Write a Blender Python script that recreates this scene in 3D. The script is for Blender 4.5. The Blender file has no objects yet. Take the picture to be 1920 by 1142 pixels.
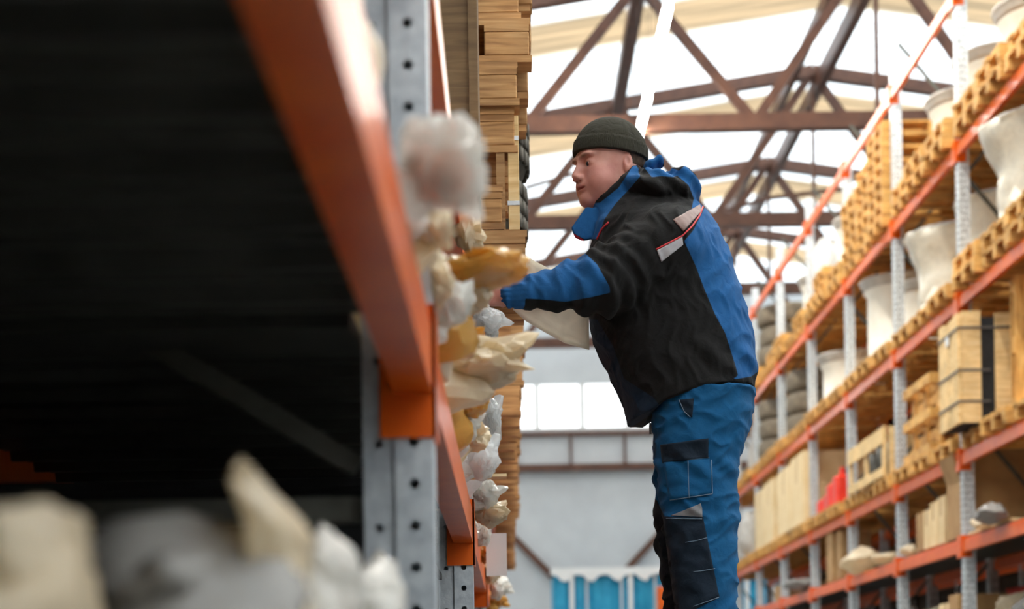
import bpy, bmesh, math, random
import numpy as np
from mathutils import Vector, Matrix, Euler, noise
from mathutils.bvhtree import BVHTree

# ------------------------------------------------------------------ camera, sky, exposure
SC = bpy.context.scene
F = 3300.0                       # focal length in pixels of a 1920 px wide frame
ROLL = 0.016
CAMZ = 0.12
cam_d = bpy.data.cameras.new('camera'); cam = bpy.data.objects.new('camera', cam_d)
SC.collection.objects.link(cam); SC.camera = cam
cam_d.sensor_width = 36.0; cam_d.sensor_fit = 'HORIZONTAL'
cam_d.lens = F * 36.0 / 1920.0
cam_d.shift_x = -1.0 / 1920.0
cam_d.shift_y = 724.0 / 1920.0
cam_d.clip_start = 0.05; cam_d.clip_end = 400
cam.location = (0, 0, CAMZ)
cam.rotation_mode = 'QUATERNION'
_m = Euler((math.pi / 2, 0, 0)).to_matrix() @ Matrix.Rotation(-ROLL, 3, 'Z')
cam.rotation_quaternion = _m.to_quaternion()
cam_d.dof.use_dof = True; cam_d.dof.focus_distance = 5.5; cam_d.dof.aperture_fstop = 2.8
cam_d.dof.aperture_blades = 0

world = bpy.data.worlds.new('sky'); SC.world = world; world.use_nodes = True
_bg = world.node_tree.nodes['Background']
_bg.inputs['Color'].default_value = (1.0, 0.985, 0.95, 1); _bg.inputs['Strength'].default_value = 4.6
SC.view_settings.view_transform = 'Standard'; SC.view_settings.look = 'None'
SC.view_settings.gamma = 1.0; SC.view_settings.exposure = 0.4
SC.view_settings.use_curve_mapping = False
SC.cycles.max_bounces = 8; SC.cycles.diffuse_bounces = 5; SC.cycles.glossy_bounces = 3
SC.cycles.transmission_bounces = 5; SC.cycles.transparent_max_bounces = 8
SC.cycles.sample_clamp_indirect = 8.0
SC.cycles.use_denoising = True

COL = SC.collection
R = random.Random(7)
PI = math.pi

def unroll(x, y):
    dx, dy = x - 960.0, y - 571.0
    return 960 + dx - ROLL * dy, 571 + dy + ROLL * dx
VX, VY = unroll(961.0, 1295.0)
def W(px, py, Y):
    x, y = unroll(px, py)
    return Vector(((x - VX) * Y / F, Y, CAMZ + (VY - y) * Y / F))
def PX(P):                     # numpy (n,3) -> pixel coords
    x = VX + P[:, 0] / P[:, 1] * F; y = VY - (P[:, 2] - CAMZ) / P[:, 1] * F
    dx, dy = x - 960, y - 571
    return 960 + dx + ROLL * dy, 571 + dy - ROLL * dx

# ------------------------------------------------------------------ materials
def new_mat(name):
    m = bpy.data.materials.new(name); m.use_nodes = True
    nt = m.node_tree; b = nt.nodes['Principled BSDF']
    return m, nt, b
def N(nt, t, **kw):
    n = nt.nodes.new(t)
    for k, v in kw.items():
        if k in n.inputs: n.inputs[k].default_value = v
        else: setattr(n, k, v)
    return n
def L(nt, a, b): nt.links.new(a, b)
def ramp(nt, fac, stops):
    r = nt.nodes.new('ShaderNodeValToRGB'); L(nt, fac, r.inputs[0])
    e = r.color_ramp.elements
    while len(e) < len(stops): e.new(0.5)
    for i, (p, c) in enumerate(stops): e[i].position = p; e[i].color = (c[0], c[1], c[2], 1)
    return r.outputs[0]
def noise_mat(name, c1, c2, scale=6.0, rough=0.6, metal=0.0, bump=0.0, bscale=60.0, stretch=(1, 1, 1), detail=4, lo=0.35, hi=0.65, objrand=0.0, spec=0.5, coat=0.0):
    m, nt, b = new_mat(name)
    tc = N(nt, 'ShaderNodeTexCoord'); mp = N(nt, 'ShaderNodeMapping'); mp.inputs['Scale'].default_value = stretch
    L(nt, tc.outputs['Object'], mp.inputs[0])
    no = N(nt, 'ShaderNodeTexNoise', Scale=scale, Detail=detail)
    L(nt, mp.outputs[0], no.inputs['Vector'])
    c = ramp(nt, no.outputs['Fac'], [(lo, c1), (hi, c2)])
    if objrand:
        oi = N(nt, 'ShaderNodeObjectInfo'); mr = N(nt, 'ShaderNodeMapRange')
        mr.inputs['To Min'].default_value = 1 - objrand; mr.inputs['To Max'].default_value = 1 + objrand * .6
        L(nt, oi.outputs['Random'], mr.inputs['Value'])
        hs = N(nt, 'ShaderNodeHueSaturation'); L(nt, mr.outputs[0], hs.inputs['Value']); L(nt, c, hs.inputs['Color']); c = hs.outputs[0]
    L(nt, c, b.inputs['Base Color'])
    b.inputs['Roughness'].default_value = rough; b.inputs['Metallic'].default_value = metal
    b.inputs['Specular IOR Level'].default_value = spec
    if coat: b.inputs['Coat Weight'].default_value = coat; b.inputs['Coat Roughness'].default_value = .12
    if bump:
        n2 = N(nt, 'ShaderNodeTexNoise', Scale=bscale, Detail=3.0); L(nt, mp.outputs[0], n2.inputs['Vector'])
        bp = N(nt, 'ShaderNodeBump', Strength=bump, Distance=0.01); L(nt, n2.outputs['Fac'], bp.inputs['Height'])
        L(nt, bp.outputs[0], b.inputs['Normal'])
    return m
def wood_mat(name, ca, cb, cc, objrand=.2, rough=.7):
    m, nt, b = new_mat(name)
    tc = N(nt, 'ShaderNodeTexCoord'); oi = N(nt, 'ShaderNodeObjectInfo')
    ad = N(nt, 'ShaderNodeVectorMath', operation='ADD'); L(nt, tc.outputs['Object'], ad.inputs[0])
    sc = N(nt, 'ShaderNodeVectorMath', operation='SCALE'); sc.inputs['Scale'].default_value = 13.0
    cmb = N(nt, 'ShaderNodeCombineXYZ')
    for k in range(3): L(nt, oi.outputs['Random'], cmb.inputs[k])
    L(nt, cmb.outputs[0], sc.inputs[0]); L(nt, sc.outputs[0], ad.inputs[1])
    mp = N(nt, 'ShaderNodeMapping'); mp.inputs['Scale'].default_value = (2.2, 9, 26); L(nt, ad.outputs[0], mp.inputs[0])
    no = N(nt, 'ShaderNodeTexNoise', Scale=2.0, Detail=5.0, Distortion=.6); L(nt, mp.outputs[0], no.inputs['Vector'])
    c = ramp(nt, no.outputs['Fac'], [(.3, ca), (.52, cb), (.75, cc)])
    n3 = N(nt, 'ShaderNodeTexNoise', Scale=5.0, Detail=2.0); L(nt, ad.outputs[0], n3.inputs['Vector'])
    mr = N(nt, 'ShaderNodeMapRange'); mr.inputs['From Min'].default_value = .3; mr.inputs['From Max'].default_value = .7
    mr.inputs['To Min'].default_value = .8; mr.inputs['To Max'].default_value = 1.12; L(nt, n3.outputs['Fac'], mr.inputs['Value'])
    mr2 = N(nt, 'ShaderNodeMapRange'); mr2.inputs['To Min'].default_value = 1 - objrand; mr2.inputs['To Max'].default_value = 1 + objrand * .5
    L(nt, oi.outputs['Random'], mr2.inputs['Value'])
    mu = N(nt, 'ShaderNodeMath', operation='MULTIPLY'); L(nt, mr.outputs[0], mu.inputs[0]); L(nt, mr2.outputs[0], mu.inputs[1])
    hs = N(nt, 'ShaderNodeHueSaturation'); L(nt, mu.outputs[0], hs.inputs['Value']); L(nt, c, hs.inputs['Color'])
    L(nt, hs.outputs[0], b.inputs['Base Color']); b.inputs['Roughness'].default_value = rough
    bp = N(nt, 'ShaderNodeBump', Strength=.25, Distance=0.004); L(nt, no.outputs['Fac'], bp.inputs['Height']); L(nt, bp.outputs[0], b.inputs['Normal'])
    return m
def film_mat(name, col, transl=.45, alpha=.0, rough=.18, bump=.35):
    m, nt, b = new_mat(name)
    tc = N(nt, 'ShaderNodeTexCoord')
    no = N(nt, 'ShaderNodeTexNoise', Scale=11.0, Detail=3.0, Distortion=1.6, Roughness=.45); L(nt, tc.outputs['Object'], no.inputs['Vector'])
    bp = N(nt, 'ShaderNodeBump', Strength=bump, Distance=0.02); L(nt, no.outputs['Fac'], bp.inputs['Height'])
    oi = N(nt, 'ShaderNodeObjectInfo')
    c = ramp(nt, no.outputs['Fac'], [(.3, tuple(v * .87 for v in col)), (.65, col)])
    L(nt, c, b.inputs['Base Color']); b.inputs['Roughness'].default_value = rough; L(nt, bp.outputs[0], b.inputs['Normal'])
    tr = N(nt, 'ShaderNodeBsdfTranslucent'); L(nt, c, tr.inputs['Color']); L(nt, bp.outputs[0], tr.inputs['Normal'])
    mx = N(nt, 'ShaderNodeMixShader'); mx.inputs[0].default_value = transl
    L(nt, b.outputs[0], mx.inputs[1]); L(nt, tr.outputs[0], mx.inputs[2]); out = mx.outputs[0]
    if alpha:
        tp = N(nt, 'ShaderNodeBsdfTransparent'); m2 = N(nt, 'ShaderNodeMixShader'); m2.inputs[0].default_value = alpha
        L(nt, out, m2.inputs[1]); L(nt, tp.outputs[0], m2.inputs[2]); out = m2.outputs[0]
    L(nt, out, nt.nodes['Material Output'].inputs['Surface'])
    return m

M = {}
M['galv'] = noise_mat('galvanised_steel', (.5, .55, .6), (.68, .73, .77), scale=30, rough=.42, metal=.35, bump=.12, bscale=90)
M['galv_perf'] = noise_mat('perforated_galvanised_steel', (.45, .48, .5), (.72, .76, .78), scale=34, rough=.4, metal=.3, lo=.42, hi=.5)
M['orange'] = noise_mat('orange_paint', (.74, .1, .005), (.84, .145, .007), scale=9, rough=.3, bump=.05, bscale=25, coat=.0, spec=.35)
M['steel_deck'] = noise_mat('steel_decking', (.055, .055, .05), (.085, .085, .075), scale=8, rough=.5, metal=.2)
M['truss'] = noise_mat('red_brown_primer', (.085, .03, .015), (.13, .05, .025), scale=5, rough=.5)
M['wood'] = wood_mat('pine_pallet_wood', (.5, .22, .045), (.78, .42, .11), (.9, .56, .19))
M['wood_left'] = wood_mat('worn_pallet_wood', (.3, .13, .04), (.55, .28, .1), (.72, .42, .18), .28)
M['wood_pale'] = wood_mat('pale_new_wood', (.7, .43, .17), (.86, .59, .27), (.93, .7, .38), .1)
M['card'] = noise_mat('brown_cardboard', (.42, .23, .09), (.52, .31, .13), scale=5, rough=.8, objrand=.18)
M['plywood'] = wood_mat('brown_plywood', (.13, .07, .025), (.2, .115, .045), (.27, .16, .07), .1)
M['card_shaded'] = noise_mat('shaded_cardboard', (.035, .02, .009), (.06, .034, .015), scale=5, rough=.85, objrand=.3)  # cardboard darkened to paint in the shade of the rear row
M['wood_shaded'] = wood_mat('shaded_crate_wood', (.08, .035, .01), (.17, .08, .022), (.27, .135, .04), .3)  # crate wood with the rear rack's shade put into its colour
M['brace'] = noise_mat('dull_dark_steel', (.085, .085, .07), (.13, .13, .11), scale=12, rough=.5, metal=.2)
M['card_pale'] = noise_mat('pale_cardboard', (.8, .58, .3), (.88, .68, .4), scale=4, rough=.75, objrand=.1)
M['rubber'] = noise_mat('tyre_rubber', (.05, .045, .035), (.1, .09, .07), scale=12, rough=.75, bump=.3, bscale=40)
M['rim'] = noise_mat('painted_wheel_rim', (.8, .74, .62), (.88, .83, .72), scale=5, rough=.38, metal=.1)
M['rim_dark'] = noise_mat('grey_rim_flange', (.5, .46, .4), (.62, .57, .5), scale=7, rough=.35, metal=.1)
M['rubber_dusty'] = noise_mat('dusty_tyre_rubber', (.12, .095, .065), (.2, .16, .11), scale=9, rough=.8, bump=.2, bscale=30)
M['film'] = film_mat('stretch_film', (.95, .9, .78), .4)
M['bag_white'] = film_mat('milky_plastic', (.95, .93, .88), .5, alpha=.12)
M['bag_cream'] = film_mat('cream_packing_paper', (.95, .82, .6), .45, rough=.3)
M['bag_gold'] = film_mat('golden_brown_wrapping', (.85, .5, .12), .4, rough=.25)
M['bag_clear'] = film_mat('clear_plastic', (.93, .94, .94), .5, alpha=.3, rough=.1)
M['bag_grey'] = film_mat('grey_plastic', (.42, .4, .37), .3)
M['paper'] = film_mat('white_paper', (1.0, .96, .86), .78, rough=.6, bump=.08)
M['wall'] = noise_mat('white_wall_panel', (.56, .575, .585), (.62, .635, .64), scale=1.2, rough=.7)
M['floor'] = noise_mat('concrete_floor', (.09, .09, .085), (.14, .14, .13), scale=2.5, rough=.45, bump=.1)
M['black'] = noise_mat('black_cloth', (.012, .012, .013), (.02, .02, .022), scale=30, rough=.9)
M['bluetarp'] = noise_mat('blue_sheeting', (.01, .3, .52), (.03, .4, .62), scale=3, rough=.45)
M['white'] = noise_mat('white_paint', (.78, .78, .76), (.84, .84, .82), scale=3, rough=.5)
M['red'] = noise_mat('red_plastic', (.75, .03, .015), (.85, .06, .03), scale=6, rough=.35)
M['strap'] = noise_mat('dark_strap', (.06, .05, .05), (.1, .09, .08), scale=20, rough=.5)
M['chrome'] = noise_mat('bright_bolt', (.6, .6, .6), (.7, .7, .7), scale=8, rough=.25, metal=.9)
def roof_mat():
    m, nt, b = new_mat('translucent_roof')
    tc = N(nt, 'ShaderNodeTexCoord'); sp = N(nt, 'ShaderNodeSeparateXYZ'); L(nt, tc.outputs['Object'], sp.inputs[0])
    no = N(nt, 'ShaderNodeTexNoise', Scale=.5, Detail=3.0); L(nt, tc.outputs['Object'], no.inputs['Vector'])
    md = N(nt, 'ShaderNodeMath', operation='MULTIPLY_ADD'); L(nt, sp.outputs['Y'], md.inputs[0]); md.inputs[1].default_value = 1 / 6.0; md.inputs[2].default_value = -.03
    wv = N(nt, 'ShaderNodeMath', operation='FRACT'); L(nt, md.outputs[0], wv.inputs[0])
    n2 = N(nt, 'ShaderNodeTexNoise', Scale=1.0, Detail=3.0)
    mp = N(nt, 'ShaderNodeMapping'); mp.inputs['Scale'].default_value = (.3, 6, 1); L(nt, tc.outputs['Object'], mp.inputs[0]); L(nt, mp.outputs[0], n2.inputs['Vector'])
    opaque = (.56, .49, .39); clear = (.86, .9, .93)
    c = ramp(nt, wv.outputs[0], [(0.0, clear), (.03, opaque), (.26, opaque), (.3, clear)])
    mx = N(nt, 'ShaderNodeMix', data_type='RGBA', blend_type='MULTIPLY'); mx.inputs[0].default_value = 1
    L(nt, c, mx.inputs[6]); c2 = ramp(nt, n2.outputs['Fac'], [(.35, (.72, .74, .76)), (.6, (1, 1, 1))]); L(nt, c2, mx.inputs[7])
    tr = N(nt, 'ShaderNodeBsdfTranslucent'); L(nt, mx.outputs[2], tr.inputs['Color'])
    df = N(nt, 'ShaderNodeBsdfDiffuse'); L(nt, mx.outputs[2], df.inputs['Color'])
    ms = N(nt, 'ShaderNodeMixShader'); ms.inputs[0].default_value = .25
    L(nt, tr.outputs[0], ms.inputs[1]); L(nt, df.outputs[0], ms.inputs[2]); L(nt, ms.outputs[0], nt.nodes['Material Output'].inputs['Surface'])
    return m
M['roof'] = roof_mat()
def emit_mat(name, col, s):
    m = bpy.data.materials.new(name); m.use_nodes = True; nt = m.node_tree; nt.nodes.clear()
    e = nt.nodes.new('ShaderNodeEmission'); e.inputs[0].default_value = (*col, 1); e.inputs[1].default_value = s
    o = nt.nodes.new('ShaderNodeOutputMaterial'); nt.links.new(e.outputs[0], o.inputs[0]); return m
M['tube'] = emit_mat('lit_tube', (1, .95, .85), 130)
def glass_mat():
    m, nt, b = new_mat('window_glass')
    t = N(nt, 'ShaderNodeBsdfTransparent'); t.inputs[0].default_value = (.72, .74, .76, 1)
    g = N(nt, 'ShaderNodeBsdfGlossy'); g.inputs['Roughness'].default_value = .05
    x = N(nt, 'ShaderNodeMixShader'); x.inputs[0].default_value = .06
    L(nt, t.outputs[0], x.inputs[1]); L(nt, g.outputs[0], x.inputs[2]); L(nt, x.outputs[0], nt.nodes['Material Output'].inputs['Surface'])
    return m
M['glass'] = glass_mat()

# ------------------------------------------------------------------ mesh helpers
class MB:
    def __init__(s): s.v = []; s.f = []; s.m = []
    def add(s, vs, fs, mi=0):
        o = len(s.v); s.v += [tuple(v) for v in vs]; s.f += [tuple(i + o for i in f) for f in fs]; s.m += [mi] * len(fs)
        return s
    def box(s, x0, x1, y0, y1, z0, z1, mi=0, bev=0.0):
        if bev:
            b = min(bev, (x1 - x0) * .45, (y1 - y0) * .45, (z1 - z0) * .45)
            vs = []
            for sx in (0, 1):
                for sy in (0, 1):
                    for sz in (0, 1):
                        X = (x0, x1)[sx]; Y = (y0, y1)[sy]; Z = (z0, z1)[sz]
                        dx = b * (1 - 2 * sx); dy = b * (1 - 2 * sy); dz = b * (1 - 2 * sz)
                        vs += [(X, Y + dy, Z + dz), (X + dx, Y, Z + dz), (X + dx, Y + dy, Z)]
            bm = bmesh.new()
            for v in vs: bm.verts.new(v)
            r = bmesh.ops.convex_hull(bm, input=bm.verts[:])
            bm.verts.index_update()
            s.add([v.co for v in bm.verts], [[v.index for v in f.verts] for f in bm.faces], mi); bm.free()
            return s
        vs = [(x, y, z) for x in (x0, x1) for y in (y0, y1) for z in (z0, z1)]
        return s.add(vs, [(0, 1, 3, 2), (4, 6, 7, 5), (0, 4, 5, 1), (2, 3, 7, 6), (0, 2, 6, 4), (1, 5, 7, 3)], mi)
    def bar(s, p, q, w, h, mi=0, up=(0, 0, 1)):
        p = Vector(p); q = Vector(q); d = (q - p).normalized(); u = Vector(up)
        if abs(d.dot(u)) > .98: u = Vector((1, 0, 0))
        a = d.cross(u).normalized(); c = a.cross(d).normalized()
        vs = []
        for P in (p, q):
            for sa, sc in ((-1, -1), (1, -1), (1, 1), (-1, 1)): vs.append(P + a * sa * w / 2 + c * sc * h / 2)
        return s.add(vs, [(0, 3, 2, 1), (4, 5, 6, 7), (0, 1, 5, 4), (1, 2, 6, 5), (2, 3, 7, 6), (3, 0, 4, 7)], mi)
    def prism(s, prof, p, q, ax, ay, mi=0, caps=True):   # profile list of (a,b) extruded p->q
        p = Vector(p); q = Vector(q); ax = Vector(ax); ay = Vector(ay); n = len(prof)
        vs = [P + ax * a + ay * b for P in (p, q) for a, b in prof]
        fs = [(i, (i + 1) % n, n + (i + 1) % n, n + i) for i in range(n)]
        if caps: fs += [tuple(range(n - 1, -1, -1)), tuple(range(n, 2 * n))]
        return s.add(vs, fs, mi)
    def tube(s, pts, r, n=8, mi=0, caps=True):
        pts = [Vector(p) for p in pts]; rr = r if isinstance(r, (list, tuple)) else [r] * len(pts)
        vs = []; fs = []
        d0 = (pts[1] - pts[0]).normalized(); u = Vector((0, 0, 1)) if abs(d0.z) < .9 else Vector((1, 0, 0))
        a = d0.cross(u).normalized()
        for i, P in enumerate(pts):
            d = (pts[min(i + 1, len(pts) - 1)] - pts[max(i - 1, 0)]).normalized()
            a = (a - d * a.dot(d)).normalized(); b = d.cross(a)
            for k in range(n):
                t = 2 * PI * k / n; vs.append(P + (a * math.cos(t) + b * math.sin(t)) * rr[i])
        for i in range(len(pts) - 1):
            for k in range(n): fs.append((i * n + k, i * n + (k + 1) % n, (i + 1) * n + (k + 1) % n, (i + 1) * n + k))
        if caps: fs += [tuple(range(n - 1, -1, -1)), tuple(range((len(pts) - 1) * n, len(pts) * n))]
        return s.add(vs, fs, mi)
    def lathe(s, prof, c=(0, 0, 0), n=40, mi=0):          # closed (r,z) loop about z
        vs = []; fs = []; k = len(prof)
        for i in range(n):
            t = 2 * PI * i / n
            for r, z in prof: vs.append((c[0] + r * math.cos(t), c[1] + r * math.sin(t), c[2] + z))
        for i in range(n):
            j = (i + 1) % n
            for a in range(k):
                b = (a + 1) % k; fs.append((i * k + a, j * k + a, j * k + b, i * k + b))
        return s.add(vs, fs, mi)
    def mesh(s, name, smooth=False, mats=()):
        me = bpy.data.meshes.new(name); me.from_pydata(s.v, [], s.f)
        for m in mats: me.materials.append(m)
        if any(s.m): me.polygons.foreach_set('material_index', s.m)
        if smooth: me.polygons.foreach_set('use_smooth', [True] * len(me.polygons))
        me.update(); me.validate(); return me
    def build(s, name, mat, parent=None, smooth=False, loc=None, fix=True):
        mats = mat if isinstance(mat, (list, tuple)) else [mat]
        me = s.mesh(name, smooth, mats)
        if fix:
            bm = bmesh.new(); bm.from_mesh(me); bmesh.ops.recalc_face_normals(bm, faces=bm.faces); bm.to_mesh(me); bm.free()
        o = bpy.data.objects.new(name, me); COL.objects.link(o)
        if parent is not None: o.parent = parent
        if loc is not None: o.location = loc
        return o
def obj(name, me, parent=None, loc=(0, 0, 0), rz=0.0):
    o = bpy.data.objects.new(name, me); COL.objects.link(o); o.location = loc; o.rotation_euler = (0, 0, rz)
    if parent is not None: o.parent = parent
    return o
def tag(o, label, cat, group=None, kind=None):
    if label: o['label'] = label
    if cat: o['category'] = cat
    if group: o['group'] = group
    if kind: o['kind'] = kind
    return o
def thing(name, label, cat, loc=(0, 0, 0), rz=0.0, group=None):
    o = bpy.data.objects.new(name, None); COL.objects.link(o); o.location = loc; o.rotation_euler = (0, 0, rz)
    o.empty_display_size = .1
    return tag(o, label, cat, group)
def struct(o): o['kind'] = 'structure'; return o
def dup(root, loc, rz=None, label=None, group=None, rot=None):
    r = root.copy(); COL.objects.link(r); r.location = loc
    if rz is not None: r.rotation_euler = (0, 0, rz)
    if rot is not None: r.rotation_euler = rot
    if label: r['label'] = label
    if group: r['group'] = group
    for ch in list(root.children):
        c = ch.copy(); COL.objects.link(c); c.parent = r
        for g in ch.children:
            d = g.copy(); COL.objects.link(d); d.parent = c
    return r
def ordinal(n): return ['lowest', 'second', 'third', 'fourth', 'fifth', 'sixth', 'seventh', 'eighth', 'ninth', 'tenth', 'eleventh', 'twelfth'][n]
# ------------------------------------------------------------------ the hall
XL, XR, YB, YF, EAVE, RX, RZ = -14.0, 26.2, -10.0, 52.8, 9.32, 6.1, 12.42
struct(MB().box(XL, XR, YB, YF + .3, -.2, 0).build('floor', M['floor']))
sl = (RZ - EAVE) / (RX - XL)
rb = MB()
for xa, xb in ((XL, RX), (RX, XR)):
    za = RZ - abs(xa - RX) * sl; zb = RZ - abs(xb - RX) * sl
    rb.prism([(xa, za), (xb, zb), (xb, zb + .05), (xa, za + .05)], (0, YB, 0), (0, YF + .3, 0), (1, 0, 0), (0, 0, 1))
struct(rb.build('ceiling', M['roof']))
struct(MB().box(XL - .2, XL, YB, YF + .3, 0, EAVE).build('wall_left', M['wall']))
struct(MB().box(XR, XR + .2, YB, YF + .3, 0, EAVE).build('wall_right', M['wall']))
struct(MB().box(XL, XR, YB - .2, YB, 0, EAVE).build('wall_back', M['wall']))
WZ0, WZ1 = 7.93, 9.4
wf = MB().box(XL, XR, YF, YF + .25, 0, WZ0)
wf.prism([(XL, WZ1 - .1), (XR, WZ1 - .1), (XR, EAVE), (RX, RZ), (XL, EAVE)], (0, YF, 0), (0, YF + .25, 0), (1, 0, 0), (0, 0, 1))
struct(wf.build('wall_front', M['wall']))
gp = MB().box(XL, XR, YF + .1, YF + .12, WZ0, WZ1 - .1)
wn = struct(MB().box(XL, XR, YF - .02, YF + .2, WZ0, WZ0 + .05).build('window_1', M['white']))
fr = MB()
x = 0.87 - 1.36 * 10
while x < XR:
    if x > XL: fr.box(x - .085, x + .085, YF + .02, YF + .18, WZ0 + .05, WZ1 - .1)
    x += 1.36
fr.build('window_frame', M['white'], wn); gp.build('window_pane', M['glass'], wn)
# steel on the end wall
tr = MB()
tr.box(XL, XR, YF - .14, YF - .02, 7.72, 7.84)
struct(tr.build('trim_1', M['truss']))
struct(MB().box(XL, XR, YF - .3, YF - .02, 6.66, 6.86).build('trim_2', M['truss']))
t3 = MB(); x = 1.86 - 8 * 1.62
while x < XR:
    t3.box(x - .035, x + .035, YF - .1, YF - .02, 6.86, 7.72); x += 1.62
struct(t3.build('trim_3', M['truss']))
def brace(x0, y0, x1, y1, lab):
    a = W(x0, y0, YF - .15); b = W(x1, y1, YF - .15)
    tag(MB().bar(a, b, .12, .2).build('wall_brace', M['truss']), lab, 'steel brace')
brace(925, 970, 1120, 1165, 'red brown diagonal steel brace on the end wall running down rightwards from the pallets')
brace(1275, 960, 1085, 1165, 'red brown diagonal steel brace on the end wall running down leftwards from behind the man')

# roof trusses
def truss(Y, lab):
    t = thing('roof_truss', lab, 'roof truss', (RX, Y, 9.2), 0, 'steel roof trusses')
    def zt(dx): return RZ - abs(dx) * sl - .2 - 9.2
    h = 20.0
    MB().bar((-h, 0, .12), (h, 0, .12), .22, .26).build('bottom_chord', M['truss'], t)
    for s in (-1, 1): MB().bar((0, 0, zt(0)), (s * h, 0, zt(h)), .22, .24).build('top_chord', M['truss'], t)
    top = [0, 3.87, 7.6, 11.4, 15.2]; bot = [2.0, 5.74, 9.5, 13.3, 17.0]
    for s in (-1, 1):
        for i in range(5):
            MB().bar((s * top[i], 0, zt(top[i])), (s * bot[i], 0, .12), .14, .16).build('web', M['truss'], t)
            if i < 4: MB().bar((s * bot[i], 0, .12), (s * top[i + 1], 0, zt(top[i + 1])), .14, .16).build('web', M['truss'], t)
    MB().bar((0, 0, .12), (0, 0, zt(0)), .07, .07).build('king_post', M['truss'], t)
    return t
names = {28.7: 'nearest red brown steel roof truss, its bottom chord crossing just behind the knit hat',
         34.7: 'second nearest red brown steel roof truss, whose peak shows above the first bottom chord',
         40.7: 'third red brown steel roof truss with its peak beneath the first bottom chord',
         46.7: 'farthest red brown steel roof truss, low above the end wall windows'}
for Y, lab in names.items(): truss(Y, lab)
truss(22.7, 'red brown steel roof truss high overhead nearer than the tube lights')
def purlin(dx, w, h, lab, dz=0.0):
    z = RZ - abs(dx) * sl - .22 + dz
    m = MB().box(RX + dx - w / 2, RX + dx + w / 2, 8, YF - .02, z - h, z)
    tag(m.build('roof_purlin', M['truss']), lab, 'roof purlin', 'long roof purlins')
purlin(-.46, .12, .26, 'red brown ridge purlin, left one of the pair running to the end wall')
purlin(.14, .16, .34, 'red brown ridge purlin, right one of the pair running to the end wall')
purlin(-3.87, .22, .26, 'red brown purlin running above the row of tube lights')
purlin(-8.2, .18, .2, 'red brown purlin beyond the left pallets')
# hanging ties between trusses (lattice seen low in the roof)
def tie(x0, y0, x1, y1, Y, lab, w=.08):
    tag(MB().bar(W(x0, y0, Y), W(x1, y1, Y), w, w).build('roof_brace', M['truss']), lab, 'roof brace')
tie(1270, 420, 1440, 372, 37.7, 'thin dark brace rising right towards the ridge behind the blue hood')
tie(1440, 372, 1600, 352, 37.7, 'thin dark brace running right from the ridge behind the rack posts')
tie(985, 352, 1090, 322, 37.7, 'thin dark brace behind the face of the man in the knit hat', .07)
# tube lights
def tube_light(Y, lab):
    t = thing('tube_light', lab, 'tube light', (2.22, Y, 9.2), 0, 'row of tube lights')
    MB().box(-.06, .06, -.84, .84, 0, .05).build('housing', M['white'], t)
    MB().tube([(0, -.8, -.03), (0, .8, -.03)], .046, 10).build('tube', M['tube'], t, True)
    for yy in (-.82, .82): MB().box(-.045, .045, yy - .02, yy + .02, -.07, 0).build('end_cap', M['strap'], t)
    for yy in (-.5, .5): MB().tube([(0, yy, .05), (0, yy, RZ - 3.88 * sl - .5 - 9.2)], .006, 5).build('hanger_wire', M['strap'], t)
for i, (Y, lab) in enumerate(((22.3, 'lit fluorescent tube light at the very top of the photo, nearest of the row'),
        (24.05, 'lit fluorescent tube light just below the nearest one of the row'),
        (25.8, 'lit fluorescent tube light third from the near end of the row'),
        (27.55, 'lit fluorescent tube light ending just above the knit hat'),
        (29.3, 'lit fluorescent tube light at the far end of the row behind the knit hat'))):
    tube_light(Y, lab)

for i in range(10):  # unseen fixtures continuing the row, added for more light on the aisle
    tube_light(20.55 - 1.75 * i, 'unseen fluorescent tube light added over the aisle to brighten it, %s before the visible ones' % ['first', 'second', 'third', 'fourth', 'fifth', 'sixth', 'seventh', 'eighth', 'ninth', 'tenth'][i])
# blue sheeted stack at the far end
bs = thing('sheeted_stack', 'blue sheeted stack with white posts standing at the far end of the aisle', 'stack of goods', (0, 45.5, 0))
b0 = W(1037, 1078, 45.5); b1 = W(1500, 1078, 45.5)
m = MB()
nx = 60
for i in range(nx):                       # pleated sheet front
    xa = b0.x + (b1.x - b0.x) * i / nx; xb = b0.x + (b1.x - b0.x) * (i + 1) / nx
    ya = .04 * math.sin(i * 1.7); yb = .04 * math.sin((i + 1) * 1.7)
    m.add([(xa, ya, .02), (xb, yb, .02), (xb, yb, b0.z), (xa, ya, b0.z), (xa, 2.4, .02), (xb, 2.4, .02), (xb, 2.4, b0.z), (xa, 2.4, b0.z)],
          [(0, 1, 2, 3), (5, 4, 7, 6), (3, 2, 6, 7), (0, 4, 5, 1)])
m.add([(b0.x, 0, .02), (b0.x, 2.4, .02), (b0.x, 2.4, b0.z), (b0.x, 0, b0.z), (b1.x, 0, .02), (b1.x, 2.4, .02), (b1.x, 2.4, b0.z), (b1.x, 0, b0.z)], [(0, 1, 2, 3), (4, 7, 6, 5)])
m.build('sheeting', M['bluetarp'], bs)
for px in (1072, 1182, 1290, 1400):
    x = W(px, 1100, 45.4).x
    MB().box(x - .055, x + .055, -.17, -.06, 0, b0.z + .1).build('post', M['white'], bs)
for px in (1100, 1165, 1228, 1330, 1450):
    x = W(px, 1100, 45.4).x
    MB().box(x - .03, x + .03, -.13, -.06, 0, b0.z).build('strap', M['wall'], bs)
m = MB(); n = 48                           # scalloped film hanging over the top edge
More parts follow.
